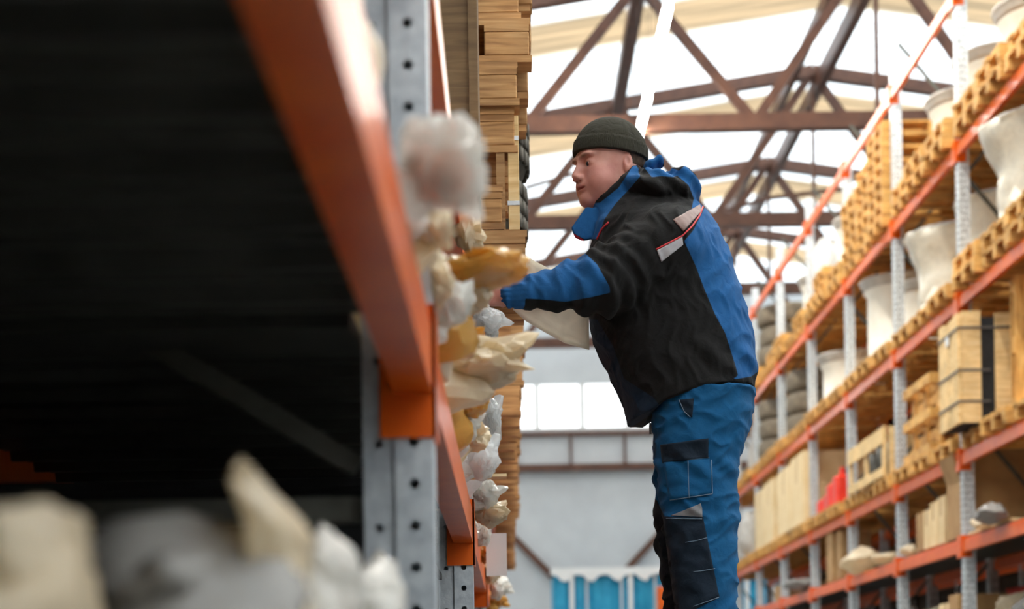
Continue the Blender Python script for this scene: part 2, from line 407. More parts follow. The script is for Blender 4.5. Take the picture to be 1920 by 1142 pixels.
for i in range(n):
    xa = b0.x - .05 + (b1.x - b0.x + .1) * i / n; xb = b0.x - .05 + (b1.x - b0.x + .1) * (i + 1) / n
    da = .02 + .2 * abs(math.sin(i * .62)) ** 4 ; db = .02 + .2 * abs(math.sin((i + 1) * .62)) ** 4
    T = b0.z + .16
    m.add([(xa, -.2, b0.z - da), (xb, -.2, b0.z - db), (xb, -.19, T), (xa, -.19, T), (xb, 2.4, T), (xa, 2.4, T), (xa, -.185, b0.z - da), (xb, -.185, b0.z - db)], [(0, 1, 2, 3), (3, 2, 4, 5), (6, 7, 1, 0)])
m.build('top_film', M['white'], bs)
oc = W(1243, 1125, 44.8); 
tag(MB().box(oc.x - .14, oc.x + .12, 44.8, 45.05, 0, oc.z + .35, bev=.03).build('safety_barrier', M['orange']), 'orange end guard standing in front of the blue sheeted stack beside the trousers', 'guard post')

# ------------------------------------------------------------------ racks
BAY = 2.8
def perf_face(m, x0, x1, z0, z1, y, pitch, r, off, seg=10, depth=.012, ztop=None):
    """sheet in the xz plane at y with round holes, each hole a short sleeve"""
    cx = (x0 + x1) / 2; z = z0
    nz = int((z1 - z0) / pitch)
    for i in range(nz):
        a = z0 + i * pitch; b = a + pitch; c = (a + b) / 2
        ring = []; outer = []
        for k in range(seg * 2):
            t = 2 * PI * k / (seg * 2); ct, st = math.cos(t), math.sin(t)
            ring.append((cx + r * ct, y, c + r * st))
            s = min((x1 - x0) / 2 / max(abs(ct), 1e-6), pitch / 2 / max(abs(st), 1e-6))
            outer.append((cx + s * ct, y, c + s * st))
        back = [(p[0], y + depth, p[2]) for p in ring]
        K = seg * 2
        vs = ring + outer + back + [(x0, y, a), (x1, y, a), (x1, y, b), (x0, y, b)]
        fs = [(k, (k + 1) % K, K + (k + 1) % K, K + k) for k in range(K)] + [(k, 2 * K + k, 2 * K + (k + 1) % K, (k + 1) % K) for k in range(K)]
        # corner fill
        for ci, ang in ((3 * K + 2, PI / 4), (3 * K + 3, 3 * PI / 4), (3 * K, 5 * PI / 4), (3 * K + 1, 7 * PI / 4)):
            corner = Vector(vs[ci])
            best = None
            for k in range(K):
                p, q = Vector(vs[K + k]), Vector(vs[K + (k + 1) % K])
                on = lambda v: (abs(v.x - corner.x) < 1e-5, abs(v.z - corner.z) < 1e-5)
                a1, b1_ = on(p), on(q)
                if (a1[0] and b1_[1]) or (a1[1] and b1_[0]):
                    fs.append((K + k, ci, K + (k + 1) % K))
        m.add(vs, fs)
    zt = z0 + nz * pitch
    m.add([(x0, y, zt), (x1, y, zt), (x1, y, z1), (x0, y, z1)], [(0, 1, 2, 3)])

# ---- left rack: holed uprights, frames, beams
LXF = -.118                                  # aisle face of the uprights
lr = thing('pallet_rack', 'left galvanised pallet rack with orange beams running close past the camera into the distance', 'storage rack', (0, 0, 0))
def left_upright(Yf, first=False):
    """front upright; Yf = near face"""
    m = MB(); H = 3.6; t = .004; D = .1
    # camera-facing flange of the front channel, holed
    perf_face(m, -.178, LXF, 0.02, H, Yf, .0655, .0085, 0)
    m.box(LXF - t, LXF, Yf + .0005, Yf + D, 0.02, H)              # aisle face
    m.box(-.178, LXF - t, Yf + D - t, Yf + D, 0.02, H)            # far flange
    m.box(-.184, -.178, Yf + .012, Yf + D - .012, 0.02, H)        # groove web
    up = m.build('upright_post', M['galv'], lr, fix=False)
    m = MB(); perf_face(m, -.224, -.184, 0.05, H, Yf + .006, .131, .007, 0)
    m.box(-.228, -.224, Yf + .006, Yf + D - .006, 0.02, H); m.box(-.224, -.184, Yf + D - .01, Yf + D - .006, 0.02, H)
    m.build('rear_flange', M['galv'], up, fix=False)
    m = MB(); m.box(-.26, -.09, Yf - .02, Yf + D + .02, 0, .012); m.build('foot_plate', M['galv'], up)
    # bolts
    for z in (.33, 1.0, 1.66): MB().tube([(-.204, Yf + .008, z), (-.204, Yf - .01, z)], .012, 10).build('bolt', M['chrome'], up)
    # rear upright and frame braces
    MB().box(-1.22, -1.12, Yf, Yf + D, 0, H).build('upright_post', M['galv'], lr)
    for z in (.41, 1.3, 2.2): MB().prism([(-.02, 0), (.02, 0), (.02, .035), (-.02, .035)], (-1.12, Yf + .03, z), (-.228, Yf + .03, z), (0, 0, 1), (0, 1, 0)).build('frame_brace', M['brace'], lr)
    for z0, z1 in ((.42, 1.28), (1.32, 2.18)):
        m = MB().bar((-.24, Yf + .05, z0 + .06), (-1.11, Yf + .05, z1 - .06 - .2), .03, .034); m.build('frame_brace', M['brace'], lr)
def left_connector(Y, zb, zt, near):
    """near=True: plate on the camera side of the upright at Y"""
    m = MB()
    y0, y1 = (Y - .006, Y - .001) if near else (Y + .101, Y + .106)
    m.box(-.2, -.112, y0, y1, zb - .07, zt + .005)
    ya, yb = (y0, Y + .04) if near else (Y + .06, y1)
    m.box(-.1175, -.112, ya, yb, zb - .07, zt + .005)
    return m
def left_beam(Ya, Yb, zb, zt):
    m = MB()
    x0, x1 = -.178, -.118
    m.prism([(x0, zb), (x1, zb), (x1, zt - .03), (x1 - .014, zt - .03), (x1 - .014, zt), (x0, zt)], (0, Ya, 0), (0, Yb, 0), (1, 0, 0), (0, 0, 1))
    o = m.build('beam', M['orange'], lr)
    left_connector(Yb + .006, zb, zt, True).build('beam_connector', M['orange'], o)
    left_connector(Ya - .106, zb, zt, False).build('beam_connector', M['orange'], o)
    MB().box(-1.2, -1.15, Ya, Yb, zb, zt).build('beam', M['orange'], lr)
LPY = [2.75 + BAY * k for k in range(-1, 7)]
for Y in LPY: left_upright(Y)
LLV = [(.587, .72), (1.33, 1.452)]           # beam bottoms / tops above the floor
for i in range(len(LPY) - 1):
    for zb, zt in LLV: left_beam(LPY[i] + .106, LPY[i + 1] - .006, zb, zt)
# ribbed steel decks
def deck(Ya, Yb, z, x0, x1, name='deck_panel', parent=lr, step=.2, mat='steel_deck'):
    n = int((Yb - Ya) / step)
    for i in range(n):
        a = Ya + i * step + .002; b = a + step - .004
        prof = [(a, 0), (a + .012, -.028), (a + .03, -.028), (a + .042, 0), (b - .062, 0), (b - .05, -.012), (b - .03, -.012), (b - .02, 0), (b, 0), (b, .004), (a, .004)]
        m = MB().prism([(p, q) for p, q in prof], (x0, 0, z), (x1, 0, z), (0, 1, 0), (0, 0, 1))
        m.build(name, M[mat], parent)
for i in range(0, 3):
    deck(LPY[i] + .1, LPY[i + 1], .697, -1.2, -.155)
for i in range(1, 3): MB().box(-1.11, -.235, LPY[i] - .11, LPY[i] + .102, .669, .696).build('deck_panel', M['steel_deck'], lr)
for i in range(1, 3): deck(LPY[i] + .1, LPY[i + 1], 1.43, -1.2, -.155, step=.4)
for i in range(3, 7):
    for z in (.7, 1.434):
        MB().box(-1.2, -.155, LPY[i] + .1 if False else LPY[i - 0] + .1, (LPY[i + 1] if i + 1 < len(LPY) else LPY[i] + 2.7), z - .01, z).build('deck_panel', M['steel_deck'], lr)
MB().box(-1.22, -.12, -.12, -.1, .02, 3.6).build('end_light_blocker', M['steel_deck'], lr)  # unseen sheet behind the camera, added to keep light from under the deck
# lower deck for the foreground bags
MB().box(-1.2, -.16, LPY[0] + .1, LPY[1], .1, .115).build('deck_panel', M['steel_deck'], lr)
MB().box(-1.23, -1.22, LPY[0], LPY[-1], .02, 3.6).build('back_light_blocker', M['steel_deck'], lr)  # sheet along the rack's rear, added to block light

# ---- right rack
RXF = 4.28
RPY = [16.6 + BAY * k for k in range(-2, 8)]
RLV = [1.36, 2.18, 3.66, 5.09, 6.57]
rr_ = thing('pallet_rack', 'right galvanised pallet rack with five levels of orange beams along the aisle', 'storage rack', (0, 0, 0))
rr2 = thing('pallet_rack', 'second pallet rack standing back to back behind the right rack in shade', 'storage rack', (0, 0, 0))
def upright_mesh(H):
    m = MB(); t = .006
    m.box(0, t, 0, .1, 0, H); m.box(t, .1, 0, t, 0, H); m.box(t, .1, .1 - t, .1, 0, H)
    m.box(.1, .1 + .01, -.0, .03, 0, H); m.box(.1, .11, .07, .1, 0, H)
    z = .05
    while z < H - .05:
        m.box(-.001, 0, .03, .045, z, z + .02, 1); m.box(-.001, 0, .06, .075, z, z + .02, 1)
        m.box(.03, .045, -.001, 0, z, z + .015, 1); m.box(.07, .08, -.001, 0, z, z + .015, 1)
        z += .06
    return m.mesh('upright_post', False, [M['galv_perf'], M['black']])
um = upright_mesh(7.05)
zb_m = MB(); H = 7.0; z = .3; s = 0
fb = MB()
z = .35
while z < 6.4:
    a, b = ((0, z), (.9, z + 1.1)) if s % 2 == 0 else ((.9, z), (0, z + 1.1))
    fb.bar((a[0], 0, a[1]), (b[0], 0, b[1]), .03, .035); s += 1; z += 1.15
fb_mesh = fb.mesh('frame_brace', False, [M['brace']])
bm_ = MB()
bm_.prism([(0, 0), (.05, 0), (.05, .13), (.014, .13), (.014, .1), (0, .1)], (0, .1, 0), (0, BAY, 0), (1, 0, 0), (0, 0, 1))
beam_mesh = bm_.mesh('beam', False, [M['orange']])
cm_ = MB(); cm_.box(-.012, .0, -.005, .08, -.05, .16); cm_.box(-.012, .09, .0, .005, -.05, .16)
conn_mesh = cm_.mesh('beam_connector', False, [M['orange']])
cm2 = MB(); cm2.box(-.012, .0, BAY + .02, BAY + .105, -.05, .16); cm2.box(-.012, .09, BAY - .005, BAY - .001, -.05, .16)
conn2_mesh = cm2.mesh('beam_connector', False, [M['orange']])
for k, Y in enumerate(RPY):
    obj('upright_post', um, rr_, (RXF, Y, 0)); obj('upright_post', um, rr_, (RXF + 1.1, Y, 0), PI).location = (RXF + 1.1, Y + .1, 0)
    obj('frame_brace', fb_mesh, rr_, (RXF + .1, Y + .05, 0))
    obj('upright_post', um, rr2, (RXF + 1.35, Y, 0))
    if k < len(RPY) - 1:
        for z in RLV:
            b = obj('beam', beam_mesh, rr_, (RXF - .012, Y, z)); obj('beam_connector', conn2_mesh, b); 
            c = obj('beam_connector', conn_mesh, b, (0, .1, 0)); c.location = (0, .1, 0)
            if z < 6: obj('beam', beam_mesh, rr_, (RXF + 1.05, Y, z)); obj('beam', beam_mesh, rr2, (RXF + 1.35, Y, z))
for k in range(len(RPY) - 1):
    MB().box(RXF + .05, RXF + 1.05, RPY[k] + .12, RPY[k + 1] - .02, RLV[0] + .128, RLV[0] + .15).build('deck_panel', M['steel_deck'], rr_)
    MB().box(RXF + .05, RXF + 1.05, RPY[k] + .12, RPY[k + 1] - .02, .4, .42).build('deck_panel', M['steel_deck'], rr_)
    MB().box(RXF + 1.4, RXF + 2.5, RPY[k] + .12, RPY[k + 1] - .02, RLV[0] + .128, RLV[0] + .15).build('deck_panel', M['steel_deck'], rr2)
# ------------------------------------------------------------------ pallets
def pallet_parts(seed):
    r = random.Random(seed)
    top = MB(); ys = [-.4, -.2275, -.05, .1275, .255]
    n = 5; wv = [.145, .1, .145, .1, .145]; pos = [-.4, -.228, -.0725, .128, .255]
    for i in range(n):
        j = r.uniform(-.004, .004); e = r.uniform(-.012, .012)
        top.box(-.6 + e, .6 + e * .5, pos[i] + j, pos[i] + j + wv[i], .122, .144)
    for x in (-.6, -.0725, .455): top.box(x, x + .145, -.4, .4, .1, .122)
    sk = []
    for y in (-.4, -.05, .3):
        s = MB(); e = r.uniform(-.01, .01); s.box(-.6 + e, .6 + e, y, y + .1, 0, .022); sk.append(s)
    bl = []
    for x in (-.6, -.0725, .455):
        for y in (-.4, -.05, .3):
            bl.append((x, y))
    return top, sk, bl
_pm = {}
def pallet_proto(mat, seed):
    key = (mat, seed)
    if key in _pm: return _pm[key]
    top, sk, bl = pallet_parts(seed)
    bk = MB().box(0, .145, 0, .1, .022, .1, bev=.004).mesh('block', False, [M[mat]])
    a = MB()
    for s in [top] + sk: a.add(s.v, s.f)
    for x, y in bl: a.box(x, x + .145, y, y + .1, .022, .1)
    d = dict(top=top.mesh('deck_boards', False, [M[mat]]), sk=[s.mesh('bottom_board', False, [M[mat]]) for s in sk], bk=bk, bl=bl,
             one=a.mesh('pallet', False, [M[mat]]))
    _pm[key] = d; return d
def pallet(x, y, z, label, group=None, mat='wood', parts=True, rz=0.0, rot=None):
    seed = R.randint(0, 3); d = pallet_proto(mat, seed)
    if not parts:
        o = obj('pallet', d['one'], None, (x, y, z), rz); tag(o, label, 'pallet', group)
    else:
        o = thing('pallet', label, 'pallet', (x, y, z), rz, group)
        obj('deck_boards', d['top'], o)
        for s in d['sk']: obj('bottom_board', s, o)
        for bx, by in d['bl']: obj('block', d['bk'], o, (bx, by, 0))
    if rot is not None: o.rotation_euler = rot
    return o

LXC = -.535
bayname = ['just past the man\'s hand', 'in the second bay past his hand', 'in the third bay past his hand', 'in the fourth bay past his hand', 'at the far end of the left rack']
# first stack, sharp in focus beside the man
SY = 6.09
pallet(LXC, SY, 1.466, 'worn pallet at the foot of the nearest left stack just above the man\'s wrist', 'pallets stacked on the left rack', 'wood_left')
pallet(LXC - .075, SY, 1.612, 'worn pallet set back in the nearest left stack beside a pale upright plank', 'pallets stacked on the left rack', 'wood_left')
zz = 1.735
MB().box  # noqa
p = MB().box(-.018, .018, 0, .1, 0, .37, bev=.002)
pl_ = p.build('upright_plank', M['wood_pale'], None, loc=(.03, SY - .395, 1.6105)); tag(pl_, 'pale upright wooden plank held by straps beneath the nearest left pallet stack', 'plank', 'wooden planks')
for z in (.08, .29): MB().box(-.021, .0185, -.002, .1, z, z + .014).build('strap', M['chrome'], pl_)
p = MB().box(-.014, .014, 0, .1, 0, .37).build('upright_plank', M['wood_left'], None, loc=(-.012, SY - .395, 1.6105)); tag(p, 'browner upright wooden plank left of the pale one beneath the nearest left pallet stack', 'plank', 'wooden planks')
zz = 2.0
pallet(LXC - .03, SY, 1.9815 - .12, 'worn pallet resting on the two upright planks of the nearest left stack', 'pallets stacked on the left rack', 'wood_left')
offs = [-.03, .012, -.02, .03, -.012, .025, 0]
for i in range(6):
    pallet(LXC + offs[i] + .01, SY + .02 * ((i * 7) % 3 - 1), zz + .006 + i * .146, 'worn pallet in the nearest left stack, %s one above the upright planks' % (['first'] + [ordinal(q) for q in range(1, 9)])[i + 1 if i else 1], 'pallets stacked on the left rack', 'wood_left')
# tyres
def tyre_mesh(Ro=.55, w=.26, ri=.3, mat='rubber', tread=True):
    prof = []
    for k in range(20):
        t = 2 * PI * k / 20; c, s = math.cos(t), math.sin(t)
        rr = (Ro + ri) / 2 + (Ro - ri) / 2 * math.copysign(abs(c) ** .55, c); zz_ = w / 2 + w / 2 * math.copysign(abs(s) ** .6, s)
        prof.append((rr, zz_))
    m = MB().lathe(prof, n=56)
    for i in range(56 if tread else 0):
        t = 2 * PI * i / 56
        for zc in (.25, .5, .75):
            c, s = math.cos(t), math.sin(t); a = Vector((c * (Ro + .002), s * (Ro + .002), w * zc - .025)); 
            m.bar(a, a + Vector((0, 0, .05)), .035, .014, up=(c, s, 0))
    return m.mesh('tyre', True, [M[mat]])
ty = tyre_mesh()
for i in range(3): pallet(LXC - .05, 7.2, 1.466 + i * .146, 'worn pallet under the two dark tyres in the second left stack, %s of three' % ordinal(i), 'pallets stacked on the left rack', 'wood_left', parts=False)
for i in range(2): tag(obj('tyre', ty, None, (-.465 + .01 * i, 7.12, 1.908 + i * .262)), 'dark tyre on the left rack beside the pale plank, %s one of two' % ('lower' if i == 0 else 'upper'), 'tyre', 'tyres on the left rack')
for i in range(4): pallet(LXC - .06, 7.2, 2.44 + i * .146, 'worn pallet lying above the two dark left tyres, %s of four' % ordinal(i), 'pallets stacked on the left rack', 'wood_left', parts=False)
for b in range(1, 6):
    Y0 = 5.65 + BAY * b
    if Y0 + 2.7 > 20: break
    for s in range(3):
        if b == 0 and s < 2: continue
        n = 9 if s == 0 else 6
        for i in range(n):
            pallet(LXC - .008 + R.uniform(-.03, .025) - (.03 if b > 3 else 0), Y0 + .47 + s * .88, 1.4535 + i * .146,
                   'worn pallet, %s in the %s stack, %s bay past the man, left rack' % (ordinal(i), ['near', 'middle', 'far'][s], ['', 'second', 'third', 'fourth', 'fifth', 'sixth'][b]),
                   'pallets stacked on the left rack', 'wood_left', parts=False)
# plywood crate over the man's hand side
t = thing('wooden_crate', 'tall brown wooden crate on the left rack between the orange beam and the pallet stack', 'crate', (-.49, 4.98, 1.456))
MB().box(-.42, .42, -.28, .3, .09, 1.15, bev=.004).build('panel', M['plywood'], t)
for x in (-.35, .0, .3): MB().box(x - .05, x + .05, -.28, .3, 0, .09).build('skid', M['plywood'], t)
for x in (.4,): MB().box(x, x + .024, -.296, -.281, .02, 1.15).build('corner_batten', M['plywood'], t)

# ------------------------------------------------------------------ right rack loads
RXC = 4.8
def rp(y, lev, n, lab, parts, mat='wood', dx=0.0):
    for i in range(n):
        pallet(RXC + dx + R.uniform(-.02, .02), y, RLV[lev] + .131 + i * .146, lab if n == 1 else lab + ', %s of %s' % (ordinal(i), ['', 'one', 'two', 'three', 'four', 'five', 'six', 'seven', 'eight', 'nine'][n]), 'pallets on the right rack', mat, parts)
lvw = {1: 'two', 2: 'three', 3: 'four'}
bw = {-2: 'unseen', -1: 'right-edge', 0: 'first', 1: 'second', 2: 'third', 3: 'fourth', 4: 'fifth', 5: 'sixth', 6: 'farthest'}
pw = ['nearest', 'middle', 'farthest']
for k in range(-1, 7):
    Y0 = 16.6 + BAY * k
    for lev in (1, 2, 3):
        for s in range(3):
            y = Y0 + .12 + .42 + s * .87
            n = 1
            if lev == 3 and k <= 0: n = 2
            if lev == 3 and k == 1: n = [8, 7, 6][s]
            if lev == 3 and k == 2: n = [2, 3, 2][s]
            if lev == 3 and k > 2: n = [2, 1, 2][s]
            if lev == 2 and k == -1: n = 2
            if lev == 1 and k == 0: n = 1
            lab = 'right rack, %s position, %s bay, level %s' % (pw[s], bw[k], lvw[lev])
            rp(y, lev, n, 'pine pallet on ' + lab, k <= 1, 'wood', R.uniform(-.03, .03))
# rear row, in shade
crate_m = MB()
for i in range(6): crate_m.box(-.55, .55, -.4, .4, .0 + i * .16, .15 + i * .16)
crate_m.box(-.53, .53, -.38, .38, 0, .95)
crate_mesh = crate_m.mesh('slatted_crate', False, [M['wood_shaded']])
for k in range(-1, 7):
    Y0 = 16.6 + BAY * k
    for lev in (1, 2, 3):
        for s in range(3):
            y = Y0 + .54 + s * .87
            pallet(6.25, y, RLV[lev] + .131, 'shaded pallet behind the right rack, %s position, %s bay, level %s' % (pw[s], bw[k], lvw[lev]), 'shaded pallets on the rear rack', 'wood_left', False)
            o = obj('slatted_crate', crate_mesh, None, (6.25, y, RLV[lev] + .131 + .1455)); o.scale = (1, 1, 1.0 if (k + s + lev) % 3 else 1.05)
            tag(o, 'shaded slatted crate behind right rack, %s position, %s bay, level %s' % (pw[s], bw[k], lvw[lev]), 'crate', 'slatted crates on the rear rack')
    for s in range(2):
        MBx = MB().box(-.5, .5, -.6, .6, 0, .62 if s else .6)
        o = MBx.build('shaded_carton', M['card_shaded'], None, loc=(6.25, Y0 + .8 + s * 1.28, RLV[0] + .152)); tag(o, 'shaded brown carton on the lowest rear deck, %s half of the %s bay' % (['near', 'far'][s], bw[k]), 'carton', 'shaded cartons on the rear rack')
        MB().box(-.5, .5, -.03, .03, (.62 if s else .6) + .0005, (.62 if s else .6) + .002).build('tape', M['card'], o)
        o = MB().box(-.5, .5, -.62, .62, 0, 1.42 if s else 1.4, bev=.01).build('shaded_carton', M['card_shaded'], None, loc=(6.25, Y0 + .8 + s * 1.28, .001)); tag(o, 'dark filler carton added on the floor behind the right rack, %s half, %s bay' % (['near', 'far'][s], bw[k]), 'carton', 'shaded cartons on the rear rack')  # floor cartons added to close off the bright gap behind the rack
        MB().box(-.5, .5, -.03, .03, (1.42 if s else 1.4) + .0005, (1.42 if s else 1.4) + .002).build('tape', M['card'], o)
# wheel rims
def rim(x, y, z, r, h, lab, wrapped=False, dark=True):
    t = thing('wheel_rim', lab, 'wheel rim', (x, y, z), R.uniform(0, 6), 'steel wheel rims on the right rack')
    MB().lathe([(r * .9, 0), (r * .92, .03), (r * .84, .09), (r * .84, h - .18), (r * .91, h - .13), (r * .91, h - .12), (r * .82, h - .16), (r * .8, h - .2), (r * .8, .09), (r * .86, 0)], n=48).build('barrel', M['rim'], t, True)
    MB().lathe([(r * .91, h - .125), (r * .92, h - .08), (r * .955, h - .06), (r * .955, h - .045), (r * .99, h - .03), (r, h - .01), (r * .99, h), (r * .95, h - .01), (r * .93, h - .05), (r * .89, h - .12)], n=48).build('flange', M['rim_dark'], t, True)
    MB().lathe([(r * .79, .24), (r * .79, .26), (r * .3, .2), (r * .12, .2), (r * .12, .19), (r * .3, .19)], n=32).build('wheel_disc', M['rim'], t, True)
    if wrapped:
        prof = []
        for i in range(15):
            u = i / 14; rr = r * (.74 + .04 * math.sin(u * 9) + .3 * u ** 1.6); prof.append((rr, h * (.02 + 1.0 * u)))
        m = MB(); n = 64; vs = []; fs = []
        for i in range(n):
            a = 2 * PI * i / n
            for q, (pr, pz) in enumerate(prof):
                d = .03 * (noise.noise(Vector((math.cos(a) * 3, math.sin(a) * 3, pz * 7))) + .5 * noise.noise(Vector((math.cos(a) * 9, math.sin(a) * 9, pz * 15 + 4))))
                dz = (.05 * noise.noise(Vector((math.cos(a) * 2, math.sin(a) * 2, 3))) if q == 14 else 0)
                vs.append(((pr + d + .03) * math.cos(a), (pr + d + .03) * math.sin(a), pz + dz - (.06 if q == 14 else 0)))
        for i in range(n):
            for q in range(14): fs.append((i * 15 + q, ((i + 1) % n) * 15 + q, ((i + 1) % n) * 15 + q + 1, i * 15 + q + 1))
        m.add(vs, fs); f = m.build('stretch_film', M['film'], t, True)
        so = f.modifiers.new('s', 'SOLIDIFY'); so.thickness = .004
    return t
L4 = RLV[3] + .131 + .292 + .004; L3 = RLV[2] + .131 + .148; L32 = RLV[2] + .131 + .292 + .004
rim(4.98, 18.45, L4, .56, .72, 'grey white steel rim above the fourth beam between the two nearest tall posts')
rim(4.98, 17.3, L4, .56, .74, 'grey white steel rim above the fourth beam partly hidden behind the nearest tall post')
rim(5.0, 15.9, L4, .56, .7, 'steel rim on the fourth level at the upper right edge above the wrapped rim')
rim(4.85, 15.35, L32, .62, .92, 'flaring rim wrapped in cream stretch film at the right edge of the photo', True)
rim(4.98, 17.24, L3 + .002, .5, .92, 'steel rim half hidden behind the nearest tall post, left of the big film wrapped rim', True)
rim(4.83, 18.45, L3 + .002, .58, .9, 'steel rim with loose film around it between the two nearest posts on the third level', True)
rim(4.9, 20.0, L3 + .002, .45, .72, 'smaller steel rim just behind the second nearest post on the third level')
rim(4.92, 21.4, L3 + .002, .62, 1.08, 'large cream steel rim drum standing left of the second nearest post')
rim(4.85, 24.3, L3 + .002, .58, .72, 'lower steel rim left of the third post beside the brown stacked tyres')
rim(4.85, 26.0, RLV[3] + .131 + .295, .55, .62, 'pale steel rim far up the fourth level seen between third and fourth posts')
rim(4.85, 23.3, RLV[3] + .131 + .296+.146, .52, .6, 'steel rim standing behind the tall pallet stack on the fourth level')
ty2 = tyre_mesh(.6, .34, .3, 'rubber_dusty', False)
for (y, z0, n, lab) in ((27.15, L3, 3, 'dusty tyre in the pile left of the lower steel rim'),
                        (29.9, RLV[3] + .131 + .295, 3, 'dusty tyre in the fourth level pile near the man\'s back'),
                        (32.6, RLV[3] + .131 + .295, 3, 'dusty tyre in the farthest fourth level pile'),
                        (29.9, L3, 3, 'dusty tyre in the third level pile near the man\'s back')):
    for i in range(n):
        tag(obj('tyre', ty2, None, (4.86 + R.uniform(-.04, .04), y + R.uniform(-.03, .03), z0 + .002 + i * .342)), lab + ', %s of three' % ordinal(i), 'tyre', 'brown tyres on the right rack')
tag(obj('tyre', ty, None, (5.1, 14.6 + .2, L4)), 'dark tyre lying on the topmost pallets in the upper right corner', 'tyre')
# tall board crate
z2 = RLV[1] + .131 + .148
t = thing('board_crate', 'tall crate of upright pine boards with dark straps on the second rack level', 'crate', (4.08, 15.82, z2 + .002))
for i in range(4): MB().box(-.03 + .006 * (i % 2), .0, i * .182, i * .182 + .172, .0, .99 - .015 * (i % 3)).build('side_board', M['wood_pale'], t)
MB().box(0.002, .17, -.03, 0, 0, 1.0).build('corner_board', M['wood_pale'], t)
MB().box(.3, .44, -.03, 0, 0, .98).build('corner_board', M['wood_pale'], t)
MB().box(.9, 1.04, -.03, 0, 0, .98).build('corner_board', M['wood_pale'], t)
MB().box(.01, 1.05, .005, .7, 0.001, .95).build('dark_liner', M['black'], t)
for z in (.84, .46, .18):
    m = MB().box(-.034, .25 if z < .8 else .56, -.038, -.031, z, z + .02); m.box(-.037, -.031, -.038, .72, z, z + .02); m.build('strap', M['strap'], t)
MB().box(-.001, .001, 0, .12, 0, .1).build('label_sheet', M['white'], t, loc=(-.036, .3, .76))
# upright pallets behind / before it
def up_pallet(x, y, z, lab, lean=.06, parts=True, mat='wood'):
    return pallet(x, y, z, lab, 'pallets standing on edge', mat, parts, rot=(0, PI / 2 - 0, PI / 2 + lean) if False else (PI / 2, 0, PI / 2 + lean))
def stand(x, y, z, lab, lean=0.0):
    o = pallet(x, y, z + .4, lab, 'pallets standing on edge', 'wood', True); o.rotation_euler = (PI / 2, 0, PI / 2 + lean); return o
# standing on its long edge, deck towards the aisle: local z -> +x, local y -> z, local x -> y
stand(4.25, 18.35, z2 + .005, 'pine pallet standing on edge left of the tall board crate, nearer the aisle', 0)
stand(4.42, 18.35, z2 + .005, 'pine pallet standing on edge left of the tall board crate, behind the first', 0)
stand(4.6, 18.3, z2 + .005, 'pine pallet standing on edge left of the tall board crate, third from the aisle', 0)
o = pallet(4.82, 15.3, z2 + .61, 'pine pallet standing upright at the extreme right edge beside the tall board crate', 'pallets standing on edge', 'wood', True); o.rotation_euler = (0, PI / 2, PI / 2)
# open framed crate
t = thing('open_crate', 'low open wooden crate with dark parts inside behind the second nearest post', 'crate', (4.2, 20.7, z2 + .002))
for y0 in (-1.0, -.02, .93): MB().box(0, .03, y0, y0 + .13 if y0 < .9 else 1.03, 0, .56).build('corner_board', M['wood_pale'], t)
MB().box(-.02, 0, -1.0, 1.03, .36, .54).build('side_board', M['wood_pale'], t)
MB().box(-.02, 0, -1.0, 1.03, .0, .1).build('side_board', M['wood_pale'], t)
MB().box(.05, .35, -1.04, -1.01, 0, .62).build('end_board', M['wood_pale'], t)
MB().box(.75, 1.1, -1.04, -1.01, 0, .62).build('end_board', M['wood_pale'], t)
MB().box(.05, 1.1, -1.04, -1.01, .55, .62).build('end_board', M['wood_pale'], t)
MB().box(1.08, 1.1, -1.0, 1.0, 0, .6).build('side_board', M['wood_left'], t)
for i in range(7):
    m = MB().lathe([(.03, 0), (.09, 0), (.09, .3), (.06, .34), (.06, .46), (.03, .46)], n=16)
    o = m.build('machine_part', M['steel_deck'], None, True, loc=(4.42 + .2 * (i % 2), 19.95 + i * .24, z2 + .004)); tag(o, 'dark machine part inside the low open crate, %s from its near end' % ordinal(i).replace('lowest', 'first'), 'machine part', 'machine parts in the open crate')
# red canisters
for i, (y, h, x) in enumerate(((23.0, .5, 4.35), (23.35, .42, 4.33), (23.75, .3, 4.36), (24.15, .26, 4.34))):
    t = thing('red_canister', 'red plastic canister beside the low open crate, %s from the crate' % ordinal(i).replace('lowest', 'nearest'), 'canister', (x, y, z2 + .002), 0, 'red canisters')
    MB().box(-.11, .11, -.15, .15, 0, h * .8, bev=.04).build('body', M['red'], t)
    MB().tube([(0, -.05, h * .78), (0, -.05, h)], .04, 12).build('cap', M['red'], t)
    MB().tube([(0, .0, h * .78), (0, .03, h * .93), (0, .1, h * .93), (0, .12, h * .78)], .015, 8).build('handle', M['red'], t)
